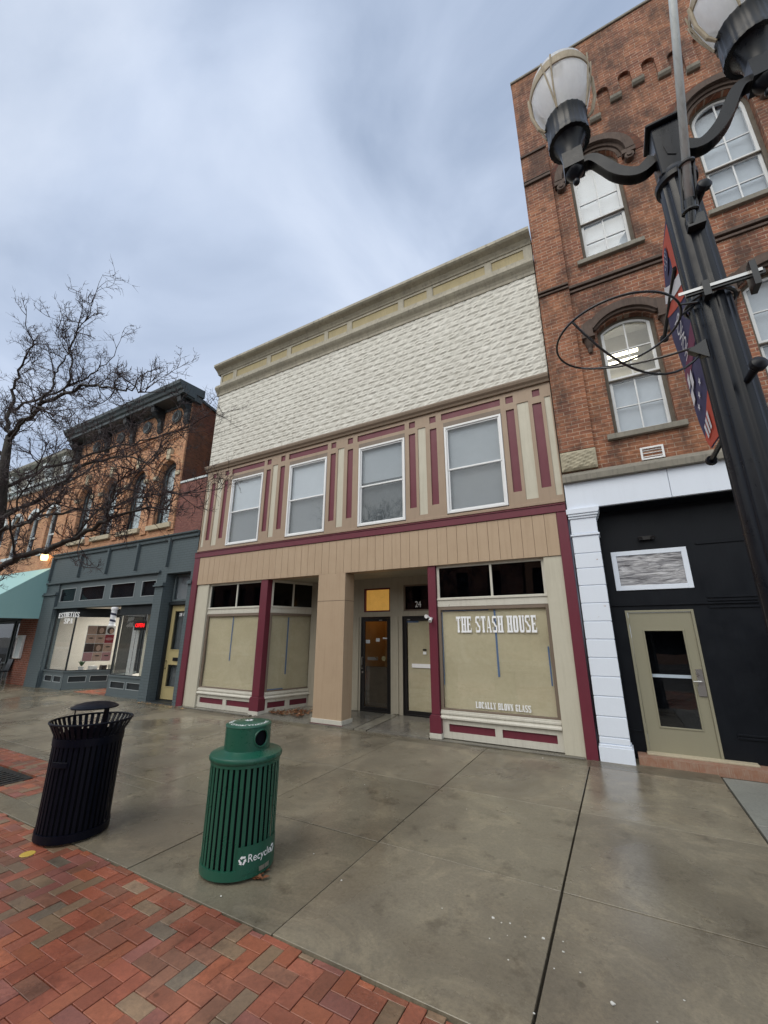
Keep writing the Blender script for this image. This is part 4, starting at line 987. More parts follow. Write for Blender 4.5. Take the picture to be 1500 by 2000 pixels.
MB().box(-12.72, -12.12, .22, .25, 1.90, 2.18).build('backing', 'alu_black', os_, bevel=.01)
b = MB(); text_mb(b, 'OPEN', .17, lambda x, y, z: (-12.42+x*1.05, .212-z, 2.04+y), .006); b.build('lettering', 'red_neon', os_)
# poster wall inside the left bay
pw = thing('poster_board', 'large board of beauty photographs behind the slanted shop window', 'poster', (-16.0, 1.2, .9))
dv = Vector((-15.22+16.05, 1.22-.10, 0)).normalized(); nv = Vector((dv.y, -dv.x, 0)); Pb = Vector((-16.05, .10, 0)) - nv*.38 + dv*.34
Mp = Matrix(((dv.x, -nv.x, 0, Pb.x), (dv.y, -nv.y, 0, Pb.y), (0, 0, 1, 0), (0, 0, 0, 1)))
for nm, c in (('skin_a', (.50, .33, .25)), ('skin_b', (.36, .22, .16)), ('hair_dark', (.05, .03, .025)), ('lips_red', (.30, .02, .03)), ('rose', (.45, .22, .22)), ('sheet_white', (.75, .74, .72)), ('hair_brown', (.14, .08, .05))): plain(nm, c, .5, var=.25, vs=14)
MB(Mp).box(0, .86, .0, .02, .86, 2.08).build('sheet', 'sheet_white', pw)
def ell(b, cx, cz, rx, rz, y, n=18): b.prism([(cx+rx*math.cos(2*PI*k/n), cz+rz*math.sin(2*PI*k/n)) for k in range(n)], y-.003, y, 'y')
for r_ in range(4):
    for c_ in range(3):
        x0, z0 = .015+c_*.28, .875+(3-r_)*.30
        MB(Mp).box(x0, x0+.272, -.004, 0, z0, z0+.285).build('photo', ['skin_a', 'hair_brown', 'sheet_white', 'skin_a', 'skin_a', 'lips_red', 'hair_dark', 'hair_brown', 'skin_a', 'rose', 'skin_a', 'rose'][r_*3+c_], pw)
        bb = MB(Mp)
        if (r_, c_) in ((0, 0), (0, 1), (2, 1)): ell(bb, x0+.14, z0+.13, .07, .10, -.005); bb.build('portrait', 'skin_a', pw)
        elif (r_, c_) == (0, 2): ell(bb, x0+.14, z0+.13, .11, .12, -.005); bb.build('portrait', 'hair_dark', pw); b2 = MB(Mp); ell(b2, x0+.17, z0+.11, .06, .09, -.009); b2.build('portrait', 'skin_a', pw)
        elif (r_, c_) in ((1, 2), (3, 0)): ell(bb, x0+.14, z0+.14, .12, .05, -.005); bb.build('portrait', 'rose', pw)
        else: ell(bb, x0+.14, z0+.17, .075, .022, -.005); bb.build('portrait', 'hair_dark', pw)
# counter things
fp = thing('potted_plant', 'small green plant in a white pot at the front of the shop window', 'plant', (-16.0, .55, .52))
MB().lathe([(.001, .52), (.07, .52), (.09, .70), (.08, .70), (.001, .68)], -15.98, .55, 16).build('pot', 'sheet_white', fp, smooth='auto')
plain('leaf_green', (.05, .12, .03), .5, var=.5, vs=30)
b = MB(); rr = random.Random(3)
for k in range(60):
    a, l_ = rr.uniform(0, 6.28), rr.uniform(.05, .17); d_ = Vector((math.cos(a)*.6, math.sin(a)*.6, 1)); p0 = Vector((-15.98, .55, .69)); t_ = p0+d_*l_; n_ = Vector((-math.sin(a), math.cos(a), 0))*.014
    b.poly([p0+d_*l_*.3-n_*.2, t_-n_, t_+d_*.04, t_+n_])
b.build('foliage', 'leaf_green', fp)
def bxthing(nm, lab, cat, x0, x1, y0, y1, z0, z1, m, org=None):
    return top(MB().box(x0, x1, y0, y1, z0, z1), nm, m, lab, cat, org=(x0, y0, z0), bevel=.01)
bxthing('display_box', 'white box on the window ledge below the poster board', 'box', -15.95, -15.72, .75, .95, .52, .72, 'sheet_white')
bxthing('display_box', 'black box between two white boxes on the window ledge', 'box', -15.68, -15.50, .98, 1.15, .52, .74, 'alu_black')
bxthing('display_box', 'pale tan box at the far end of the window ledge', 'box', -15.46, -15.28, 1.15, 1.32, .52, .76, 'cream_paint')
bxthing('display_box', 'small cream box at the foot of the right shop window', 'box', -12.0, -11.75, .35, .5, .52, .74, 'cream_paint')
cu = thing('window_curtain', 'pinkish white curtain strips hanging in the right shop window', 'curtain', (-12.8, .4, .5))
for k, (x, m_) in enumerate(((-12.98, 'sheet_white'), (-12.78, 'rose'))):
    b = MB(); b.grid(lambda u, v: (x+u*.15, .35+.02*math.sin(u*14+k), .53+v*1.5), 12, 2); b.build('curtain_strip', 'sheet_white', cu, smooth=True)
bxthing('display_column', 'tan wooden column standing inside the right shop window', 'column', -12.55, -12.33, .5, .7, .52, 2.6, 'cream_paint')
b = MB(); b.lathe([(.001, .6), (.16, .6), (.2, 1.1), (.19, 1.5), (.07, 1.65), (.001, 1.7)], -12.05, .75, 14); top(b, 'mannequin_torso', 'alu_black', 'dark dress form standing in the right shop window below the neon sign', 'mannequin', smooth='auto')

# ================================================================== FAR LEFT BUILDING WITH AWNING
FB = thing('brick_building', 'orange brick corner building with pale cornice above a pale teal awning', 'building', (-24, 0, 0))
FX0, FX1 = -34, -18.37
fw = [(-19.35-1.62*k, .40, 4.95, 6.45, .40) for k in range(8)]
b = MB(); archwall(b, fw, FX0, FX1, 2.45, 8.9, .02, .2); b.box(FX0, FX1, .4, 14, 8.5, 8.9); b.poly([(FX1, .02, 2.4), (FX1, 14, 2.4), (FX1, 14, 8.9), (FX1, .02, 8.9)]); b.build('wall', 'brick_left', FB)
for cx, hw, zb, zs, r in fw:
    f = MB(); archband(f, cx, .31, zs, .31, .09, .14, .2); f.box(cx-.4, cx-.31, .14, .2, zb, zs); f.box(cx+.31, cx+.4, .14, .2, zb, zs); f.box(cx-.31, cx+.31, .14, .2, zb, zb+.07); f.box(cx-.31, cx+.31, .14, .19, 5.7, 5.76); o = f.build('window', 'pale_trim', FB)
    MB().box(cx-.38, cx+.38, .185, .19, zb, zs+.38).build('pane', 'pane_dark', o); MB().box(cx-.38, cx+.38, .25, .26, zb, zs+.38).build('blind_or_sheet', 'awning_teal' , o)
    h = MB(); archband(h, cx, .42, zs, .42, .14, -.05, .02); h.build('window_hood', 'pale_trim', o); MB().box(cx-.5, cx+.5, -.08, .1, zb-.12, zb).build('sill', 'pale_trim', o)
b = MB(); b.prism([(.02, 7.9), (-.10, 7.9), (-.12, 8.02), (-.25, 8.06), (-.25, 8.14), (.02, 8.2)], FX0, FX1-.1, 'x'); b.build('lower_cornice', 'pale_trim', FB)
b = MB(); b.box(FX0, FX1-.05, -.06, .02, 8.2, 8.85); b.prism([(.02, 8.85), (-.16, 8.85), (-.42, 9.0), (-.46, 9.12), (.3, 9.2), (.3, 8.85)], FX0, FX1-.05, 'x'); b.build('upper_cornice', 'pale_cornice', FB)
for k in range(9): x = FX1-.35-k*1.62; MB().prism([(.0, 8.2), (-.15, 8.2), (-.2, 8.4), (-.34, 8.7), (-.36, 8.88), (0, 8.88)], x-.16, x+.16, 'x').build('console', 'pale_trim', FB, bevel=.01)
b = MB(); b.box(-19.98+.0, FX1-.02, .03, .4, -.1, 2.45); b.build('brick_pier', 'brick_base', FB)
b = MB(); b.box(FX0, -19.95, .9, .95, -.1, 2.45); b.box(FX0, -19.9, .03, .9, 2.3, 2.44); b.build('shop_front', 'slate_dark', FB)
for k in range(5):
    x = -20.1-k*1.9; f = MB(); frame(f, x-1.7, x, .6, 2.3, .06, .6, .66); o = f.build('display_window', 'slate_blue', FB); MB().box(x-1.65, x-.05, .62, .625, .65, 2.25).build('pane', 'pane_dark', o)
aw = thing('awning', 'pale teal fabric awning over the leftmost shop front', 'awning', (-24, 0, 3))
b = MB(); A = (-.0, 4.24); Fp = (-1.75, 2.78); Vp = (-1.75, 2.32)
n_ = 10
b.poly([(FX0, A[0], A[1]), (FX1, A[0], A[1]), (FX1, Fp[0], Fp[1]), (FX0, Fp[0], Fp[1])]); b.poly([(FX0, Fp[0], Fp[1]), (FX1, Fp[0], Fp[1]), (FX1, Vp[0], Vp[1]), (FX0, Vp[0], Vp[1])])
b.poly([(FX1, 0, 4.24), (FX1, Fp[0], Fp[1]), (FX1, Vp[0], Vp[1]), (FX1, 0, 2.33)])
b.build('canopy', 'awning_teal', aw)
mb_ = thing('menu_box', 'white framed notice box on the brick pier under the teal awning', 'notice box', (-19.45, 0, 1.3))
f = MB(); frame(f, -19.74, -19.22, .9, 1.74, .06, -.06, .03); f.build('frame', 'sheet_white', mb_, bevel=.01); MB().box(-19.68, -19.28, -.02, -.01, .96, 1.68).build('notice', 'pale_trim', mb_)
rl = thing('railing', 'black metal railing on the pavement in front of the teal awning shop', 'railing', (-20, -1.0, 0))
b = MB(); b.box(-22.5, -18.9, -.62, -.58, .74, .78); b.box(-22.5, -18.9, -.62, -.58, .10, .13); b.build('rail', 'alu_black', rl)
for k in range(4): MB().box(-18.94-k*1.15, -18.9-k*1.15, -.62, -.58, -.12, .76).build('rail_post', 'alu_black', rl)
b = MB(); [b.box(-22.4+k*.12, -22.385+k*.12, -.607, -.593, .12, .75) for k in range(29)]; b.build('baluster_row', 'alu_black', rl)
def cafe_chair(x, y, lab):
    c = thing('cafe_chair', lab, 'chair', (x, y, 0), 'cafe chairs behind the railing')
    MB().box(x-.2, x+.2, y-.2, y+.2, .43, .46).build('seat', 'gloss_black', c, bevel=.01)
    MB().prism([(y+.17, .46), (y+.2, .46), (y+.27, .88), (y+.24, .88)], x-.2, x+.2, 'x').build('backrest', 'gloss_black', c, bevel=.01)
    for a in (-.18, .16):
        for d_ in (-.18, .16): MB().box(x+a, x+a+.025, y+d_, y+d_+.025, -.1, .43).build('leg', 'metal_grey', c)
cafe_chair(-19.9, -.25, 'grey cafe chair behind the black railing, nearest the brick pier'); cafe_chair(-20.9, -.25, 'grey cafe chair behind the black railing, farther from the brick pier')
wl = thing('wall_lamp', 'glowing orange wall lamp above the right end of the teal awning', 'lamp', (-18.75, -.1, 4.6))
MB().lathe([(.001, 4.52), (.10, 4.54), (.13, 4.66), (.10, 4.78), (.001, 4.8)], -18.75, -.18, 16).build('globe', 'wall_lamp_glow', wl, smooth='auto')
b = MB(); b.tube([(-18.75, .02, 4.82), (-18.75, -.18, 4.82), (-18.75, -.18, 4.78)], .015, 8); b.build('bracket', 'alu_black', wl)
ll = bpy.data.lights.new('wall_lamp_light', 'POINT'); ll.energy = 4; ll.color = (1, .55, .2); ll.shadow_soft_size = .12
lo = bpy.data.objects.new('wall_lamp_light', ll); COL.objects.link(lo); lo.parent = wl; lo.location = (0, -.2, .05)

# ================================================================== GREEN RECYCLING BIN
GX, GY = -2.477, -4.680
gb = thing('recycling_bin', 'green slatted steel recycling bin with round side opening, standing on the concrete', 'recycling bin', (GX, GY, 0))
R0 = .283
for k in range(38):
    a = 2*PI*k/38; ca, sa = math.cos(a), math.sin(a)
    M = Matrix(((-sa, ca, 0, GX+ca*R0), (ca, sa, 0, GY+sa*R0), (0, 0, 1, 0), (0, 0, 0, 1)))
    if k == 0:
        S0 = MB(M)
    S0.M = M; S0.box(-.0145, .0145, -.006, .0, .05, .80)
S0.build('slat_wall', 'bin_green', gb, bevel=.003)
MB().lathe([(R0-.012, .02), (R0+.004, .02), (R0+.006, .085), (R0-.012, .085)], GX, GY, 64).build('ring', 'bin_green', gb, smooth='auto'); b = MB(); b.lathe([(R0-.012, .76), (R0+.004, .76), (R0+.004, .80), (R0-.012, .80)], GX, GY, 64);
b.build('ring', 'bin_green', gb, smooth='auto')
MB().lathe([(.001, .06), (.245, .06), (.25, .76), (.24, .76)], GX, GY, 40).build('liner', 'interior_dark', gb, smooth='auto')
b = MB(); b.lathe([(R0-.01, .785), (.292, .785), (.300, .795), (.302, .812), (.294, .828), (.27, .838), (.197, .850), (.190, .856)], GX, GY, 72)
# neck with round opening
oa = math.radians(-8); oz, orr, NR = .950, .062, .190
def neck(b):
    n, m = 96, 24; z0, z1 = .852, 1.035
    for i in range(n):
        for j in range(m):
            a0, a1 = 2*PI*i/n, 2*PI*(i+1)/n; c0, c1 = z0+(z1-z0)*j/m, z0+(z1-z0)*(j+1)/m
            am = (a0+a1)/2; da = (am-oa+PI) % (2*PI)-PI; dz = (c0+c1)/2-oz
            if math.hypot(da*NR, dz) < orr: continue
            b.poly([(GX+NR*math.cos(a0), GY+NR*math.sin(a0), c0), (GX+NR*math.cos(a1), GY+NR*math.sin(a1), c0), (GX+NR*math.cos(a1), GY+NR*math.sin(a1), c1), (GX+NR*math.cos(a0), GY+NR*math.sin(a0), c1)])
neck(b)
b.lathe([(NR, 1.03), (NR+.004, 1.036), (NR+.001, 1.046), (NR-.012, 1.052), (.001, 1.066)], GX, GY, 72)
b.build('lid', 'bin_green', gb, smooth='auto')
b = MB(); pts = [];
for k in range(33):
    t_ = 2*PI*k/32; a = oa+orr*1.05*math.cos(t_)/NR; pts.append((GX+(NR+.002)*math.cos(a), GY+(NR+.002)*math.sin(a), oz+orr*1.05*math.sin(t_)))
b.tube(pts, .007, 8, cap=False); b.build('opening_rim', 'bin_green', gb, smooth='auto')
MB().lathe([(.17, .853), (.17, 1.03), (.001, 1.03)], GX, GY, 32).build('inner_neck', 'interior_dark', gb)
# RECYCLE plate wrapped round the foot
def cyl(rad, a0):
    def fn(x, y, z): a = a0 + x/rad; return (GX+(rad+z)*math.cos(a), GY+(rad+z)*math.sin(a), y)
    return fn
pa = math.radians(-6)
b = MB(); fn = cyl(R0+.006, pa)
for k in range(24):
    x0, x1 = -.20+.40*k/24, -.20+.40*(k+1)/24
    b.poly([fn(x0, .055, .001), fn(x1, .055, .001), fn(x1, .235, .001), fn(x0, .235, .001)])
b.build('plate', 'bin_green', gb, smooth=True)
b = MB(); f2 = cyl(R0+.0085, pa); text_mb(b, 'Recycle', .074, lambda x, y, z: f2(x*.95-.012, y+.150, z*.3), .001); b.build('lettering', 'white_vinyl_letter', gb)
for q in (-.158, .120): b = MB(); recycle(b, q, .148, .040, lambda x, y, z: f2(x, y, z*.2)); b.build('recycling_symbol', 'white_vinyl_letter', gb)
b = MB()
for (x0, x1) in ((-.02, .03), (.035, .085)):
    for k in range(4):
        a_, c_ = x0+(x1-x0)*k/4, x0+(x1-x0)*(k+1)/4; b.poly([fn(a_, .045, .003), fn(c_, .045, .003), fn(c_, .075, .003), fn(a_, .075, .003)])
b.build('maker_plate', 'metal_grey', gb)
# lettering round the top
b = MB()
def arcfn(ca_, rad):
    def fn(x, y, z):
        rr_ = rad+y; a = ca_ + x/rad; q = 1.062-.0135*(rr_/.178)**1
        return (GX+rr_*math.cos(a), GY+rr_*math.sin(a), q+.0035+z)
    return fn
def toptext(s, ca_): 
    f = arcfn(math.radians(ca_), .150); text_mb(b, s, .046, lambda x, y, z: f(x, y, z*.3), .001)
toptext('GLASS', -88+0); toptext('PLASTIC', -34); toptext('•', -64); toptext('CANS', 20); toptext('PAPER', -150); toptext('•', 170)
recycle(b, 0, 0, .045, lambda x, y, z: (GX+x, GY+y, 1.066+z*.3))
b.build('lid_lettering', 'white_vinyl_letter', gb)

# ================================================================== BLACK LITTER BIN
BX, BY = -4.279, -5.035
bb_ = thing('litter_bin', 'black slatted steel litter bin with flared rim and raised dome cover, beside the brick paving', 'litter bin', (BX, BY, 0))
b = MB()
for k in range(40):
    a = 2*PI*k/40; ca, sa = math.cos(a), math.sin(a)
    def P(r, z, w): return [(BX+ca*r-sa*w*s_, BY+sa*r+ca*w*s_, z) for s_ in (-1, 1)]
    prof = [(.288, .05), (.289, .5), (.291, .84), (.300, .87), (.322, .91), (.345, .955), (.350, .972)]
    for (r0, z0), (r1, z1) in zip(prof, prof[1:]):
        a_, c_ = P(r0, z0, .0135 if z0 < .8 else .0155), P(r1, z1, .0135 if z1 < .8 else .017); a2, c2 = P(r0-.006, z0, .0135), P(r1-.006, z1, .0135)
        b.poly([a_[0], a_[1], c_[1], c_[0]]); b.poly([a2[0], c2[0], c2[1], a2[1]]); b.poly([a_[0], c_[0], c2[0], a2[0]]); b.poly([a_[1], a2[1], c2[1], c_[1]])
b.build('slat_wall', 'bin_black', bb_)
b = MB(); b.tube([(BX+.350*math.cos(t_), BY+.350*math.sin(t_), .975) for t_ in [2*PI*k/56 for k in range(57)]], .0095, 8, cap=False)
b.build('rim', 'bin_black', bb_, smooth='auto')
for (z0, z1, r) in ((.02, .085, .296), (.78, .845, .297)): MB().lathe([(r-.014, z0), (r, z0), (r+.001, z1), (r-.014, z1)], BX, BY, 64).build('ring', 'bin_black', bb_, smooth='auto')
b = MB(); b.lathe([(.001, .05), (.25, .05), (.262, .80), (.25, .80)], BX, BY, 40); b.build('liner', 'interior_dark', bb_, smooth='auto')
b = MB(); b.lathe([(.195, 1.085), (.205, 1.082), (.206, 1.092), (.17, 1.112), (.11, 1.128), (.05, 1.134), (.001, 1.136)], BX, BY, 48); b.lathe([(.195, 1.085), (.001, 1.10)], BX, BY, 48); b.build('dome_cover', 'bin_black', bb_, smooth='auto')
b = MB()
ang = math.radians(210); b.tube([(BX+.19*math.cos(ang), BY+.19*math.sin(ang), 1.09), (BX+.19*math.cos(ang), BY+.19*math.sin(ang), .9), (BX+.25*math.cos(ang), BY+.25*math.sin(ang), .84)], .006, 6)
ang = math.radians(30); b.box(BX+.08, BX+.145, BY+.05, BY+.065, .82, 1.10)
b.build('cover_support', 'bin_black', bb_)
b = MB(); b.tube([(BX-.30+.02*math.cos(t_), BY-.04, .70+.03*math.sin(t_)) for t_ in [2*PI*k/16 for k in range(17)]], .006, 6, cap=False); b.box(BX-.31, BX-.27, BY-.06, BY-.02, .71, .75); b.build('latch', 'bin_black', bb_)
b = MB(); b.lathe([(.300, .615), (.302, .617), (.302, .66), (.300, .662)], BX, BY, 12, a0=math.radians(-85), a1=math.radians(-55)); b.build('plate', 'bin_black', bb_)

# ================================================================== LAMP POST
LXp, LYp = 1.165, -5.20
lp_ = thing('street_lamp', 'black fluted twin-lantern street lamp in front of the brick building', 'street lamp', (LXp, LYp, 0))
b = MB(); prof = [(.20, 0), (.205, .12), (.17, .20), (.16, .55), (.175, .60), (.135, .68), (.118, .75), (.098, 3.0), (.088, 4.36)]
b.lathe(prof, LXp, LYp, 96, fl=lambda a: 1-.085*max(0, math.cos(8*a+.4))**.6)
b.build('post', 'gloss_black', lp_)
b = MB(); b.lathe([(.085, 4.35), (.105, 4.36), (.108, 4.39), (.092, 4.41), (.085, 4.45)], LXp, LYp, 40); b.build('collar', 'gloss_black', lp_, smooth='auto')
b = MB(); hw = .072
b.box(LXp-hw, LXp+hw, LYp-hw, LYp+hw, 4.42, 4.80); b.box(LXp-hw-.025, LXp+hw+.025, LYp-hw-.025, LYp+hw+.025, 4.80, 4.825)
o = b.build('arm_box', 'gloss_black', lp_, bevel=.006)
sh = [(-.02, 4.53), (.045, 4.50), (.055, 4.53), (.03, 4.60), (.055, 4.66), (.02, 4.73), (-.02, 4.66), (-.035, 4.60)]
MB().prism([(LXp+p[0]*.6-.01, p[1]+.02) for p in sh], LYp-hw-.005, LYp-hw, 'y').build('shield_emblem', 'gloss_black', o)
def ribbon(sx_):
    pts = [(.07, 4.64), (.14, 4.585), (.20, 4.60), (.27, 4.67), (.33, 4.78), (.38, 4.865), (.43, 4.885), (.485, 4.86)]
    # smooth
    P = []
    for k in range(len(pts)-1):
        p0 = pts[max(k-1, 0)]; p1 = pts[k]; p2 = pts[k+1]; p3 = pts[min(k+2, len(pts)-1)]
        for t in (0, .25, .5, .75): P.append(tuple(.5*((2*p1[i])+(-p0[i]+p2[i])*t+(2*p0[i]-5*p1[i]+4*p2[i]-p3[i])*t*t+(-p0[i]+3*p1[i]-3*p2[i]+p3[i])*t**3) for i in (0, 1)))
    P.append(pts[-1]); b = MB()
    up = []; dn = []
    for k, p in enumerate(P):
        q = P[min(k+1, len(P)-1)]; r_ = P[max(k-1, 0)]; d = Vector((q[0]-r_[0], q[1]-r_[1])).normalized(); n = Vector((-d.y, d.x)); th = .042-.012*k/len(P)
        up.append((p[0]+n.x*th, p[1]+n.y*th)); dn.append((p[0]-n.x*th, p[1]-n.y*th))
    for k in range(len(P)-1):
        b.prism([(LXp+sx_*x, z) for x, z in (dn[k], dn[k+1], up[k+1], up[k])], LYp-.022, LYp+.022, 'y')
        b.prism([(LXp+sx_*x, z) for x, z in (dn[k], dn[k+1], (dn[k+1][0], dn[k+1][1]+.014), (dn[k][0], dn[k][1]+.014))], LYp-.034, LYp+.034, 'y')
    return b
def lantern(sx_):
    ribbon(sx_).build('arm', 'gloss_black', lp_)
    cx, cy = LXp+sx_*.50, LYp
    b = MB(); b.box(cx-.062, cx+.062, cy-.062, cy+.062, 4.84, 4.98)
    b.lathe([(.001, 4.72), (.018, 4.735), (.022, 4.755), (.012, 4.775), (.03, 4.79), (.055, 4.82), (.06, 4.845)], cx, cy, 20)
    b.lathe([(.062, 4.97), (.066, 5.0), (.075, 5.05), (.10, 5.10), (.118, 5.13)], cx, cy, 32)
    l = b.build('lantern', 'gloss_black', lp_, smooth='auto')
    b = MB(); b.lathe([(.10, 5.115), (.136, 5.12), (.138, 5.14), (.134, 5.16), (.132, 5.31), (.142, 5.325), (.142, 5.335), (.12, 5.34)], cx, cy, 96, fl=lambda a: 1-.02*(math.cos(24*a) > 0)); b.build('cup', 'gloss_black', l, smooth='auto')
    b = MB(); b.lathe([(.125, 5.33), (.150, 5.40), (.178, 5.50), (.196, 5.60), (.198, 5.66)], cx, cy, 48); b.build('globe', 'lantern_glass', l, smooth=True)
    b = MB(); b.lathe([(.203, 5.645), (.210, 5.65), (.213, 5.70), (.206, 5.73), (.198, 5.73)], cx, cy, 48); b.build('rim_band', 'rust_band', l, smooth='auto')
    b = MB(); b.lathe([(.200, 5.73), (.192, 5.78), (.155, 5.85), (.09, 5.91), (.04, 5.94)], cx, cy, 40); b.build('top_glass', 'lantern_glass', l, smooth=True); b = MB(); b.lathe([(.05, 5.93), (.04, 5.95), (.03, 5.99), (.04, 6.02), (.001, 6.05)], cx, cy, 20); b.build('finial', 'rust_band', l, smooth='auto')
    b = MB(); b.lathe([(.001, 5.34), (.03, 5.34), (.035, 5.45), (.045, 5.5), (.05, 5.58), (.03, 5.64), (.001, 5.65)], cx, cy, 20); b.build('bulb', 'white_vinyl_letter', l, smooth='auto')
    b = MB()
    for k in range(4):
        a = math.radians(-108+90*k); base = (cx+.142*math.cos(a), cy+.142*math.sin(a), 5.325)
        for d_ in (-.16, .16):
            b.tube([base, (cx+.178*math.cos(a+d_*.35), cy+.178*math.sin(a+d_*.35), 5.47), (cx+.206*math.cos(a+d_*.7), cy+.206*math.sin(a+d_*.7), 5.62), (cx+.219*math.cos(a+d_), cy+.219*math.sin(a+d_), 5.74)], .0058, 6)
    b.build('wire_guard', 'rust_band', l)
    for k in range(2):
        a = math.radians(-170+180*k); b = MB()
        b.tube([(cx+.14*math.cos(a), cy+.14*math.sin(a), 5.31), (cx+.178*math.cos(a), cy+.178*math.sin(a), 5.36), (cx+.212*math.cos(a), cy+.212*math.sin(a), 5.5), (cx+.218*math.cos(a), cy+.218*math.sin(a), 5.69)], [.008, .012, .012, .012], 8)
        b.build('bail', 'rust_band', l)
def lglass():
    t = NT('lantern_glass')
    n = t.noise(6, 4, .6, stretch=(1, 1, .3)); sp = t.n('ShaderNodeBsdfPrincipled')
    sp.inputs['Base Color'].default_value = (.95, .96, .97, 1); sp.inputs['Roughness'].default_value = .12; sp.inputs['Specular IOR Level'].default_value = .7
    tr = t.n('ShaderNodeBsdfTransparent'); tl = t.n('ShaderNodeBsdfTranslucent'); tl.inputs[0].default_value = (.96, .97, .98, 1)
    m1 = t.n('ShaderNodeMixShader'); m1.inputs[0].default_value = .68; t.l(sp.outputs[0], m1.inputs[1]); t.l(tl.outputs[0], m1.inputs[2])
    m2 = t.n('ShaderNodeMixShader'); t.l(t.rng(n, .35, .65, .05, .35), m2.inputs[0]); t.l(m1.outputs[0], m2.inputs[1]); t.l(tr.outputs[0], m2.inputs[2])
    t.l(m2.outputs[0], t.out.inputs['Surface']); MATS['lantern_glass'] = t.m
lglass(); lantern(-1); lantern(1)
# clamps, knobs and brackets on the post
def knob(z, a=-1.0):
    b = MB(); c, s_ = math.cos(a), math.sin(a)
    b.tube([(LXp+.08*c, LYp+.08*s_, z-.03), (LXp+.17*c, LYp+.17*s_, z)], [.014, .02], 10)
    b.tube([(LXp+.16*c, LYp+.16*s_, z), (LXp+.175*c, LYp+.175*s_, z+.002), (LXp+.20*c, LYp+.20*s_, z+.006), (LXp+.215*c, LYp+.215*s_, z+.008)], [.018, .034, .034, .012], 14); b.build('arm_knob', 'gloss_black', lp_, smooth='auto')
knob(4.10, -1.25); knob(2.98, -1.25)
b = MB(); b.tube([(LXp+.108*math.cos(t_), LYp+.108*math.sin(t_), 3.50) for t_ in [2*PI*k/30 for k in range(31)]], .010, 6, cap=False)
b.box(LXp-.12, LXp+.20, LYp-.13, LYp-.115, 3.49, 3.515); b.box(LXp-.05, LXp-.02, LYp-.15, LYp-.10, 3.45, 3.54); b.box(LXp+.14, LXp+.165, LYp-.16, LYp-.08, 3.42, 3.56)
b.build('clamp', 'metal_dark', lp_)
b = MB(); b.box(LXp-.15, LXp+.19, LYp-.137, LYp-.131, 3.503, 3.52); b.build('clamp_strap', 'metal_grey', lp_)
# flag pole socket and pole
d_ = Vector((.078, -math.sin(math.radians(13)), math.cos(math.radians(13)))).normalized(); p0 = Vector((1.155, -5.33, 4.02))
b = MB()
sideV = Vector((1, 0, 0)); fw_ = sideV.cross(d_).normalized()
for s_ in (-1, 1): b.tube([p0+sideV*.032*s_, p0+d_*.27+sideV*.032*s_], .007, 6)
for q in (0.0, .27): b.tube([p0+d_*q+(sideV*math.cos(t_)+fw_*math.sin(t_))*.032 for t_ in [2*PI*k/14 for k in range(15)]], .010, 6, cap=False)
b.tube([p0-d_*.08, p0+d_*.06], [.022, .030], 12); b.box(1.13, 1.21, -5.33, -5.27, 3.92, 3.99)
b.build('flag_socket', 'metal_dark', lp_, smooth='auto')
b = MB(); b.tube([p0+d_*.02, p0+d_*2.6], [.0205, .0195], 14); top(b, 'flag_pole', 'pole_grey', 'plain grey metal flag pole slanting up from the socket on the street lamp', 'flag pole', org=tuple(p0), smooth=True)

# wire basket ring
hp = thing('basket_hoop', 'empty black wire ring for a hanging basket on the side of the street lamp', 'basket hoop', (.85, -5.28, 3.4))
HC = Vector((.706, -5.314, 3.40)); HR = .302
b = MB(); b.tube([HC+Vector((HR*math.cos(2*PI*k/64), HR*math.sin(2*PI*k/64), 0)) for k in range(65)], .0062, 8, cap=False); b.build('ring', 'metal_dark', hp, smooth=True)
b = MB()
E1 = Vector((1.065, -5.24, 3.24))
far = HC+Vector((HR*math.cos(2.25), HR*math.sin(2.25), 0)); near = HC+Vector((HR*math.cos(-2.3), HR*math.sin(-2.3), 0))
def bez(a, c, d, n=12): return [a*(1-t)**2+c*2*t*(1-t)+d*t*t for t in [k/n for k in range(n+1)]]
b.tube(bez(far, Vector((.70, -5.25, 3.20)), E1), .0062, 8); b.tube(bez(near, Vector((.80, -5.40, 2.86)), E1-Vector((0, 0, .05))), .0062, 8)
b.tube([HC+Vector((HR, 0, 0)), Vector((1.08, -5.26, 3.47))], .006, 6); b.tube([HC+Vector((HR*.96, -.09, 0)), HC+Vector((HR+.06, -.07, .0))], .006, 6)
b.prism([(E1.x-.05, E1.z-.02), (E1.x+.03, E1.z+.02), (E1.x+.03, E1.z-.09)], E1.y-.02, E1.y+.02, 'y')
b.build('support', 'metal_dark', hp, smooth='auto')

# banner behind the post
bn = thing('street_banner', 'narrow red and navy fabric banner with white lettering and stars hanging from the street lamp', 'banner', (1.10, -4.8, 3.4))
outer = [(4.24, -4.86), (4.05, -4.80), (3.92, -4.72), (3.84, -4.66), (3.72, -4.62), (3.50, -4.63), (3.30, -4.66), (3.10, -4.74), (2.95, -4.82), (2.84, -4.88), (2.78, -4.93)]
def bY(z):
    for (z0, y0), (z1, y1) in zip(outer, outer[1:]):
        if z1 <= z <= z0: t = (z0-z)/(z0-z1); return y0+(y1-y0)*t
    return outer[-1][1] if z < 3 else outer[0][1]
def bP(u, z, off=0): return (1.095-off+.012*math.sin(z*6)*u, -5.12+(bY(z)+5.12)*u, z)
def bpoly(m, name, pts, off):
    b = MB(); b.poly([bP(u, z, off) for u, z in pts]); return b.build(name, m, bn)
plain('banner_navy', (.045, .042, .12), .75, var=.15); plain('banner_red', (.55, .085, .05), .75, var=.12); plain('banner_white', (.70, .70, .73), .75, var=.05); plain('banner_plum', (.18, .035, .09), .75, var=.15)
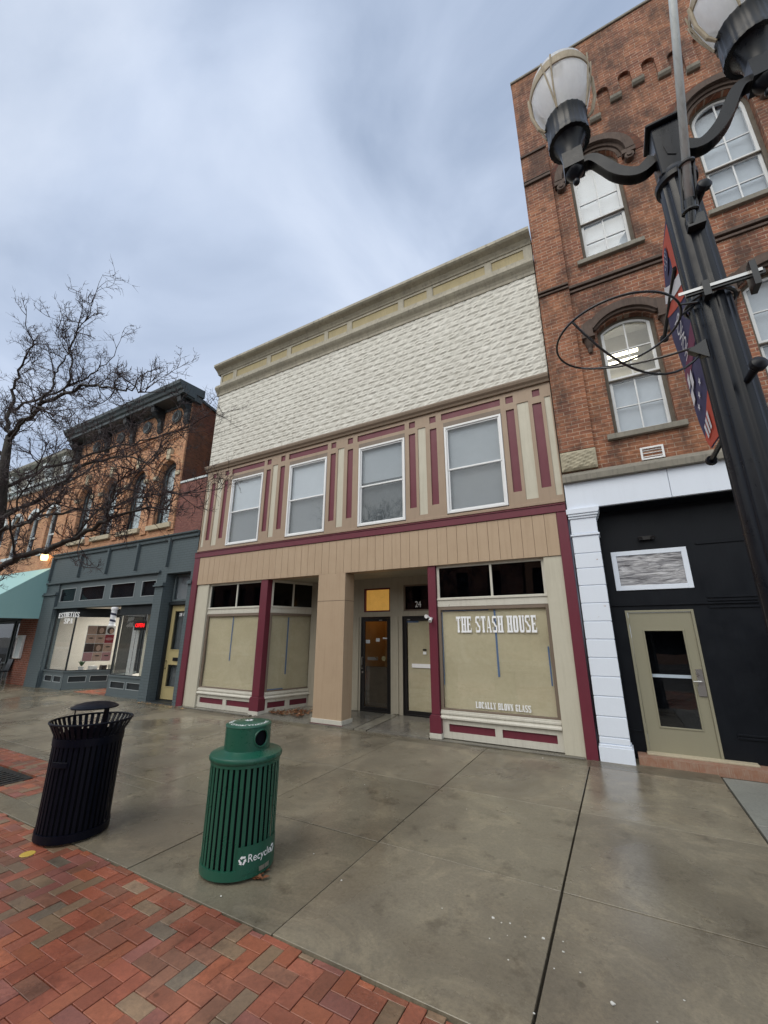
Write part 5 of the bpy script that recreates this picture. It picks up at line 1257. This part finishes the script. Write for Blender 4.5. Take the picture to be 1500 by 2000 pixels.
b = MB(); b.grid(lambda u, v: bP(u, 2.78+v*1.46), 6, 30); b.build('cloth', 'banner_navy', bn, smooth=True)
def bstrip(name, m, pts_lo, pts_hi, off):
    b = MB(); n = 12
    for k in range(n):
        u0, u1 = k/n, (k+1)/n; f = lambda pp, u: pp[0]+(pp[1]-pp[0])*u
        b.poly([bP(u0, f(pts_lo, u0), off), bP(u1, f(pts_lo, u1), off), bP(u1, f(pts_hi, u1), off), bP(u0, f(pts_hi, u0), off)])
    b.build(name, m, bn)
bstrip('red_field', 'banner_red', (3.66, 3.86), (4.20, 4.22), .003)
bstrip('white_stripe', 'banner_white', (3.74, 3.93), (3.82, 4.02), .006)
bstrip('red_foot', 'banner_red', (2.785, 2.79), (3.08, 2.86), .003)
bstrip('plum_stripe', 'banner_plum', (3.38, 3.30), (3.50, 3.42), .003)
b = MB(); [b.poly([bP(u, z, .007) for u, z in ((.55+.2*math.cos(t_), 4.08+.08*math.sin(t_)) for t_ in [2*PI*k/14 for k in range(14)])])]; b.build('navy_patch', 'banner_navy', bn)
b = MB()
for j in range(3):
    for q in range(3): cu_, cz_ = .45+.1*j, 4.05+.035*q; b.poly([bP(cu_+.02*math.cos(t_), cz_+.008*math.sin(t_), .010) for t_ in [2*PI*k/8 for k in range(8)]])
b.build('dot_pattern', 'banner_white', bn); b = MB()
for (cu_, cz_) in ((.28, 3.16), (.46, 3.11), (.64, 3.06)):
    b.poly([bP(cu_+(.065 if k % 2 == 0 else .028)*math.cos(PI/2+PI*k/5), cz_+(.030 if k % 2 == 0 else .013)*math.sin(PI/2+PI*k/5), .010) for k in range(10)])
b.build('stars', 'banner_white', bn)
b = MB(); text_mb(b, 'HONOR', .22, lambda x, y, z: bP(.52-y*1.9, 3.56+x*.36, .010+z*.2), .001)
b.build('lettering', 'banner_white', bn); b = MB()
for (u0, u1, z0, z1) in ((.55, .70, 3.21, 3.31), (.74, .86, 3.26, 3.34), (.72, .88, 3.12, 3.22)): b.poly([bP(u0, z0+.02, .01), bP(u1, z0, .01), bP(u1, z1, .01), bP(u0, z1+.02, .01)])
b.build('subtitle_row', 'banner_white', bn); b = MB()
for k in range(3): b.poly([bP(.3+.16*k, 2.86-.01*k, .01), bP(.40+.16*k, 2.855-.01*k, .01), bP(.40+.16*k, 2.96-.02*k, .01), bP(.3+.16*k, 2.97-.02*k, .01)])
b.build('sponsor_row', 'banner_white', bn)
for (z, y1, x) in ((3.88, -4.42, 1.085), (2.76, -4.80, 1.10)):
    b = MB(); b.tube([(x, -5.10, z), (x, y1, z)], .013, 10); b.tube([(x, y1-.005, z), (x, y1+.015, z), (x, y1+.035, z)], [.026, .030, .016], 12); b.build('banner_arm', 'gloss_black', bn, smooth='auto')

# ================================================================== TREE
TX, TY = -7.25, -5.28
tr_ = thing('bare_tree', 'leafless crab apple tree with dark tangled branches, standing in the iron tree grate', 'tree', (TX, TY, 0))
def bark():
    t = NT('bark'); n = t.noise(14, 6, .7, stretch=(1, 1, .3)); m = t.noise(3, 3, .6)
    col = t.mix(t.rng(n, .35, .7, 0, 1), (.018, .015, .014), (.06, .052, .045)); col = t.mix(t.rng(m, .55, .75, 0, .4), col, (.05, .06, .035))
    return t.bsdf(col, .75, bump=n, bstr=.7, bdist=.01, spec=.3)
bark(); plain('twig_bark', (.040, .022, .024), .7, var=.4, vs=20); plain('berry', (.07, .012, .016), .4, var=.4)
rt = random.Random(11)
def smooth_path(pts, n=5):
    P = []
    for k in range(len(pts)-1):
        p0, p1, p2, p3 = pts[max(k-1, 0)], pts[k], pts[k+1], pts[min(k+2, len(pts)-1)]
        for j in range(n):
            t = j/n; P.append(.5*((2*p1)+(-p0+p2)*t+(2*p0-5*p1+4*p2-p3)*t*t+(-p0+3*p1-3*p2+p3)*t**3))
    P.append(pts[-1]); return P
LIMBS, TW, BR = MB(), MB(), MB()
trunk = smooth_path([Vector(p) for p in ((TX, TY, -.05), (TX+.02, TY, 1.2), (TX-.03, TY, 2.4), (TX-.02, TY, 3.4), (-7.22, -5.38, 4.1), (-7.33, -5.40, 4.72))])
tb = MB(); tb.tube(trunk, [.14-.10*k/len(trunk) for k in range(len(trunk))], 14); tb.build('trunk', 'bark', tr_, smooth=True)
def wiggle(p, q, n, amp):
    d = q-p; out = []
    for k in range(n+1):
        t = k/n; w = math.sin(PI*t)*amp; out.append(p+d*t+Vector((rt.uniform(-w, w), rt.uniform(-w, w), rt.uniform(-w, w))))
    return out
NT_ = [0]
def twig(p, d, L_, r, lev):
    """crooked twig with short spurs; d is a unit direction"""
    n = 4 if lev < 2 else 3; pts = [p]; q = p.copy(); dd = d.copy()
    for k in range(n):
        dd = (dd + Vector((rt.gauss(0, .22), rt.gauss(0, .22), rt.gauss(.05, .2)))).normalized(); q = q+dd*L_/n; pts.append(q.copy())
    TW.tube(pts, [r*(1-.75*k/n) for k in range(n+1)], 4 if lev < 2 else 3, cap=False); NT_[0] += 1
    if rt.random() < .25: e = pts[-1]; s_ = .008; TW.poly([e+Vector((s_, 0, 0)), e+Vector((0, 0, s_)), e+Vector((-s_, 0, 0)), e+Vector((0, 0, -s_))])
    if lev >= 3 or L_ < .06: return
    kids = {0: 5, 1: 4, 2: 3}.get(lev, 2)
    for _ in range(kids):
        t = rt.uniform(.15, 1) * n; k = min(int(t), n-1); b0 = pts[k].lerp(pts[k+1], t-k)
        ax = Vector((rt.gauss(0, 1), rt.gauss(0, 1), rt.gauss(.25, .9))).normalized()
        nd = (dd*.75 + ax*.85).normalized(); twig(b0, nd, L_*rt.uniform(.38, .66), max(r*.60, .0028), lev+1)
def limb(pts, r0, r1, dens=5.0, tl=.75):
    P = smooth_path([Vector((TX+(p[0]-TX)*(.93 if p[2] > 3.9 else 1), p[1], p[2] if p[2] < 4.8 else 4.8+(p[2]-4.8)*.84)) for p in pts], 5)
    for k in range(1, len(P)-1): P[k] += Vector([rt.gauss(0, .018) for _ in range(3)])
    LIMBS.tube(P, [(r0+(r1-r0)*k/(len(P)-1))*.76 for k in range(len(P))], 8)
    Ln = sum((b_-a_).length for a_, b_ in zip(P, P[1:])); n = int(Ln*dens*1.15)
    for _ in range(n):
        t = (rt.random()**.8)*(len(P)-1); k = min(int(t), len(P)-2); p = P[k].lerp(P[k+1], t-k); d = (P[k+1]-P[k]).normalized()
        ax = Vector((rt.gauss(0, 1), rt.gauss(0, 1), rt.gauss(.15, .9))).normalized(); nd = (d*.6+ax).normalized()
        twig(p, nd, tl*rt.uniform(.32, .98), .0080, 0)
    twig(P[-1], (P[-1]-P[-2]).normalized(), tl, r1, 0)
Y5 = -5.35
# (x, z) at the depth given
limb([(-7.28, -5.3, 2.2), (-6.42, Y5, 2.68), (-5.45, Y5, 2.74), (-4.80, Y5, 2.82), (-4.25, -5.3, 2.98), (-3.9, -5.25, 3.04), (-3.45, -5.2, 3.02)], .062, .009, 6.5, .50)
limb([(-7.25, -5.3, 3.1), (-6.6, Y5, 3.18), (-6.0, Y5, 3.18), (-5.4, -5.4, 3.3), (-4.9, -5.5, 3.25)], .032, .010, 6, .6)
limb([(-7.25, -5.35, 3.3), (-6.5, -5.1, 3.7), (-6.0, -4.9, 4.1), (-5.2, -4.8, 4.2), (-4.4, -4.7, 4.0)], .040, .010, 5.5, .7)
limb([(-7.33, -5.4, 4.70), (-6.6, -5.4, 4.95), (-5.9, -5.4, 5.05), (-5.3, -5.4, 5.0), (-4.7, -5.35, 4.85), (-4.15, -5.3, 4.66), (-3.8, -5.3, 4.55)], .045, .006, 7, .5)
limb([(-7.33, -5.4, 4.65), (-6.75, -5.5, 4.55), (-6.1, -5.6, 4.6), (-5.5, -5.7, 4.55), (-5.0, -5.7, 4.35)], .030, .008, 6, .6)
limb([(-7.33, -5.4, 4.72), (-7.65, -5.4, 5.3), (-7.75, -5.4, 5.9), (-7.5, -5.45, 6.3), (-7.1, -5.5, 6.6)], .045, .010, 7, .6)
limb([(-6.5, -5.4, 4.97), (-6.35, -5.35, 5.5), (-6.45, -5.3, 5.9), (-6.2, -5.3, 6.2)], .026, .008, 7, .52)
limb([(-5.7, -5.4, 5.04), (-5.55, -5.45, 5.5), (-5.6, -5.5, 5.95), (-5.2, -5.5, 6.3)], .018, .006, 6, .6)
limb([(-7.65, -5.4, 5.3), (-7.0, -5.1, 5.7), (-6.5, -4.9, 6.0), (-6.1, -4.8, 6.3)], .028, .007, 7, .55)
limb([(-7.4, -5.35, 4.4), (-8.0, -5.8, 5.0), (-8.6, -6.0, 5.6), (-8.8, -6.2, 6.3)], .04, .012, 4, .8)
limb([(-7.3, -5.3, 3.9), (-7.0, -4.8, 4.4), (-6.7, -4.2, 4.9), (-6.3, -3.7, 5.3), (-5.6, -3.5, 5.5)], .035, .010, 5, .7)
limb([(-7.2, -5.3, 3.2), (-6.6, -4.9, 3.5), (-6.0, -4.5, 3.6), (-5.2, -4.3, 3.75), (-4.6, -4.2, 3.7)], .030, .008, 6.5, .65)
limb([(-7.3, -5.3, 3.4), (-7.6, -4.7, 4.0), (-8.0, -4.0, 4.8), (-8.2, -3.6, 5.6)], .04, .01, 3, .8)
limb([(-7.25, -5.3, 2.7), (-7.9, -5.6, 3.2), (-8.6, -5.6, 3.8)], .04, .012, 3, .7)
limb([(-4.25, -5.3, 2.98), (-4.0, -5.4, 3.3), (-3.75, -5.4, 3.5)], .012, .006, 8, .42)
limb([(-4.8, -5.35, 2.83), (-4.6, -5.2, 3.2), (-4.3, -5.1, 3.5), (-4.0, -5.0, 3.9)], .016, .006, 7, .5)
limb([(-6.0, -5.35, 2.70), (-5.8, -5.6, 3.1), (-5.3, -5.7, 3.45), (-4.8, -5.8, 3.6)], .018, .006, 7, .55)
LIMBS.build('limbs', 'bark', tr_, smooth=True); tw = TW.build('twigs', 'twig_bark', tr_); tw['kind'] = 'stuff'
print('twigs', NT_[0], len(TW.f))
gr = thing('tree_grate', 'square dark iron grate set in the brick paving round the tree', 'tree grate', (-7.25, -5.2, 0))
b = MB()
for k in range(16):
    x = -8.0+k*.1; b.box(x, x+.062, -6.0, -4.5, -.02, .004)
frame_pts = MB(); b.box(-8.02, -6.42, -6.05, -5.98, -.02, .006); b.box(-8.02, -6.42, -4.55, -4.48, -.02, .006); b.box(-8.02, -7.96, -6, -4.5, -.02, .005); b.box(-6.48, -6.42, -6, -4.5, -.02, .005)
b.build('grille', 'metal_dark', gr)
# concrete slot between the tree bricks and the paving
# ================================================================== SMALL THINGS ON THE GROUND
b = MB(); b.lathe([(.001, .005), (.052, .005), (.055, .002)], -4.17, -5.42, 28); plain('yellow_disc', (.60, .42, .07), .5, var=.2)
top(b, 'survey_disc', 'yellow_disc', 'round yellow marker disc lying on the bricks by the black litter bin', 'marker', org=(-4.17, -5.42, 0))
plain('leaf_brown', (.24, .09, .035), .7, var=.5, vs=60); plain('leaf_tan', (.42, .26, .13), .7, var=.5, vs=60); plain('scrap_white', (.70, .70, .66), .7, var=.1)
def leaves(n, fx, nm, mt, lab):
    b = MB(); r_ = random.Random(hash(nm) % 97 if False else len(nm)+n)
    for _ in range(n):
        x, y, z = fx(r_); a = r_.uniform(0, 6.28); s_ = r_.uniform(.02, .045); t1, t2 = r_.uniform(-.5, .5), r_.uniform(-.5, .5)
        ux = Vector((math.cos(a), math.sin(a), t1*.5))*s_; uy = Vector((-math.sin(a), math.cos(a), t2*.5))*s_*.6; c = Vector((x, y, z+.012))
        b.poly([c-ux, c-uy+Vector((0, 0, .008)), c+ux]); b.poly([c-ux, c+ux, c+uy+Vector((0, 0, .006))])
    o = top(b, nm, mt, lab, 'leaves'); o['kind'] = 'stuff'
def fl_(r_):
    t = r_.random()**.7; return (-6.85+.95*t+r_.gauss(0, .07), .12+1.0*r_.random()**1.2*(.4+.6*t), .045+abs(r_.gauss(0, .022)))
leaves(260, fl_, 'leaf_litter', 'leaf_brown', 'brown dead leaves heaped against the slanted shop window foot')
leaves(90, fl_, 'leaf_litter', 'leaf_tan', 'tan dead leaves mixed into the heap at the slanted shop window foot')
leaves(45, lambda r_: (r_.uniform(-11.4, -9.2), r_.gauss(-.22, .07), .0), 'leaf_litter', 'leaf_tan', 'scattered leaf crumbs along the foot of the slate blue front')
leaves(14, lambda r_: (-2.20+r_.uniform(-.05, .08), -4.62+r_.uniform(-.14, -.02), .002), 'leaf_litter', 'leaf_brown', 'few dark red leaves stuck under the green recycling bin')
import itertools
rs = random.Random(5)
SCR = [(-4.57, -3.44, 0.0052, ''), (-3.48, -5.14, 0.0062, ''), (-2.53, -2.61, 0.0052, ''), (-2.25, -5.03, 0.0083, 'white flake between the recycling bin and the edge of the bricks'), (-2.04, -4.24, 0.0068, ''), (-1.61, -4.45, 0.0073, 'white flake on the concrete to the right of the recycling bin'), (-1.19, -2.71, 0.0052, ''), (-0.82, -4.39, 0.0052, ''), (-0.77, -0.34, 0.0114, 'white flake lying at the foot of the lettered shop window'), (-0.49, -4.32, 0.0114, 'white flake among specks well left of the long dark pavement joint'), (-0.46, -4.52, 0.0052, ''), (-0.43, -4.34, 0.0052, ''), (-0.38, -4.32, 0.0062, ''), (-0.37, -4.44, 0.0042, ''), (-0.32, -4.64, 0.0052, ''), (-0.27, -4.4, 0.0062, ''), (-0.17, -4.36, 0.0114, 'white flake touching the left edge of the long dark pavement joint'), (-0.13, -4.93, 0.0062, ''), (-0.08, -4.58, 0.0052, ''), (-0.06, -4.33, 0.0052, ''), (-0.05, -4.42, 0.0078, 'small white flake just right of the long dark pavement joint'), (0.05, -4.54, 0.0052, ''), (0.21, -4.68, 0.0135, 'largest white flake, nearest the camera and right of the long dark joint'), (0.4, -4.69, 0.0052, ''), (0.53, -4.48, 0.0057, '')]
def scrap(x, y, s_):
    b = MB(); n = 7; ph = rs.uniform(0, 6)
    pts = [(x+s_*rs.uniform(.6, 1.1)*math.cos(ph+2*PI*k/n), y+s_*rs.uniform(.5, 1)*math.sin(ph+2*PI*k/n)) for k in range(n)]
    b.prism(pts, .003, .003+s_*.35, 'z'); return b
sp_ = MB()
for x, y, s_, lab in SCR:
    if lab: top(scrap(x, y, s_), 'paint_flake', 'scrap_white', lab, 'flake', 'white flakes fallen on the concrete', org=(x, y, 0))
    else: q = scrap(x, y, s_); i_ = sp_.vs(q.v); [sp_.face(*[i_+k for k in f_]) for f_ in q.f]
top(sp_, 'white_specks', 'scrap_white', 'tiny white specks scattered over the wet concrete', 'specks')['kind'] = 'stuff'
# ================================================================== ACROSS THE STREET (seen only as reflections)
def block(x0, x1, h, mt, lab):
    t = thing('brick_building', lab, 'building', ((x0+x1)/2, -24, 0))
    n = max(2, int((x1-x0)/2.3)); hs = [(x0+.5+(x1-x0-.6)*k/n, x0+.5+(x1-x0-.6)*k/n+1.0, z, z+1.9, .2) for k in range(n) for z in ((4.6,) if h < 8.5 else (4.6, 8.2))] + [(x0+.5, x1-.5, .6, 3.2, .3)]
    b = MB(); wallgrid(b, x0, x1, 0, h, hs, 0); b.v = [(v[0], -24-v[1], v[2]) for v in b.v]; b.box(x0, x1, -36, -24.4, 0, h-.3); b.build('wall', mt, t)
    MB().box(x0, x1, -24.1, -23.75, h, h+.35).build('cornice', 'cornice_slate', t)
    g = MB(); [g.poly([(a, -24.22, c), (b_, -24.22, c), (b_, -24.22, d), (a, -24.22, d)]) for a, b_, c, d, _ in hs[:-1]]; g.build('window_row', 'interior_dark', t)
    g = MB(); a, b_, c, d, _ = hs[-1]; g.poly([(a, -24.3, c), (b_, -24.3, c), (b_, -24.3, d), (a, -24.3, d)]); g.build('shop_window', 'interior_dark', t)
block(-75, -30.2, 9.5, 'brick_side', 'long dark brick building across the street at the far left end'); block(-30, -16.2, 7.6, 'brick_side', 'dark brick building with low roof across the street, far left'); block(-16, -5.2, 9.2, 'brick_right', 'red brick building across the street, tallest of the row'); block(-5, 6, 7.4, 'brick_left', 'orange brick building across the street, middle of the row'); block(6.2, 20, 8.0, 'brick_side', 'dark brick building across the street, far right')
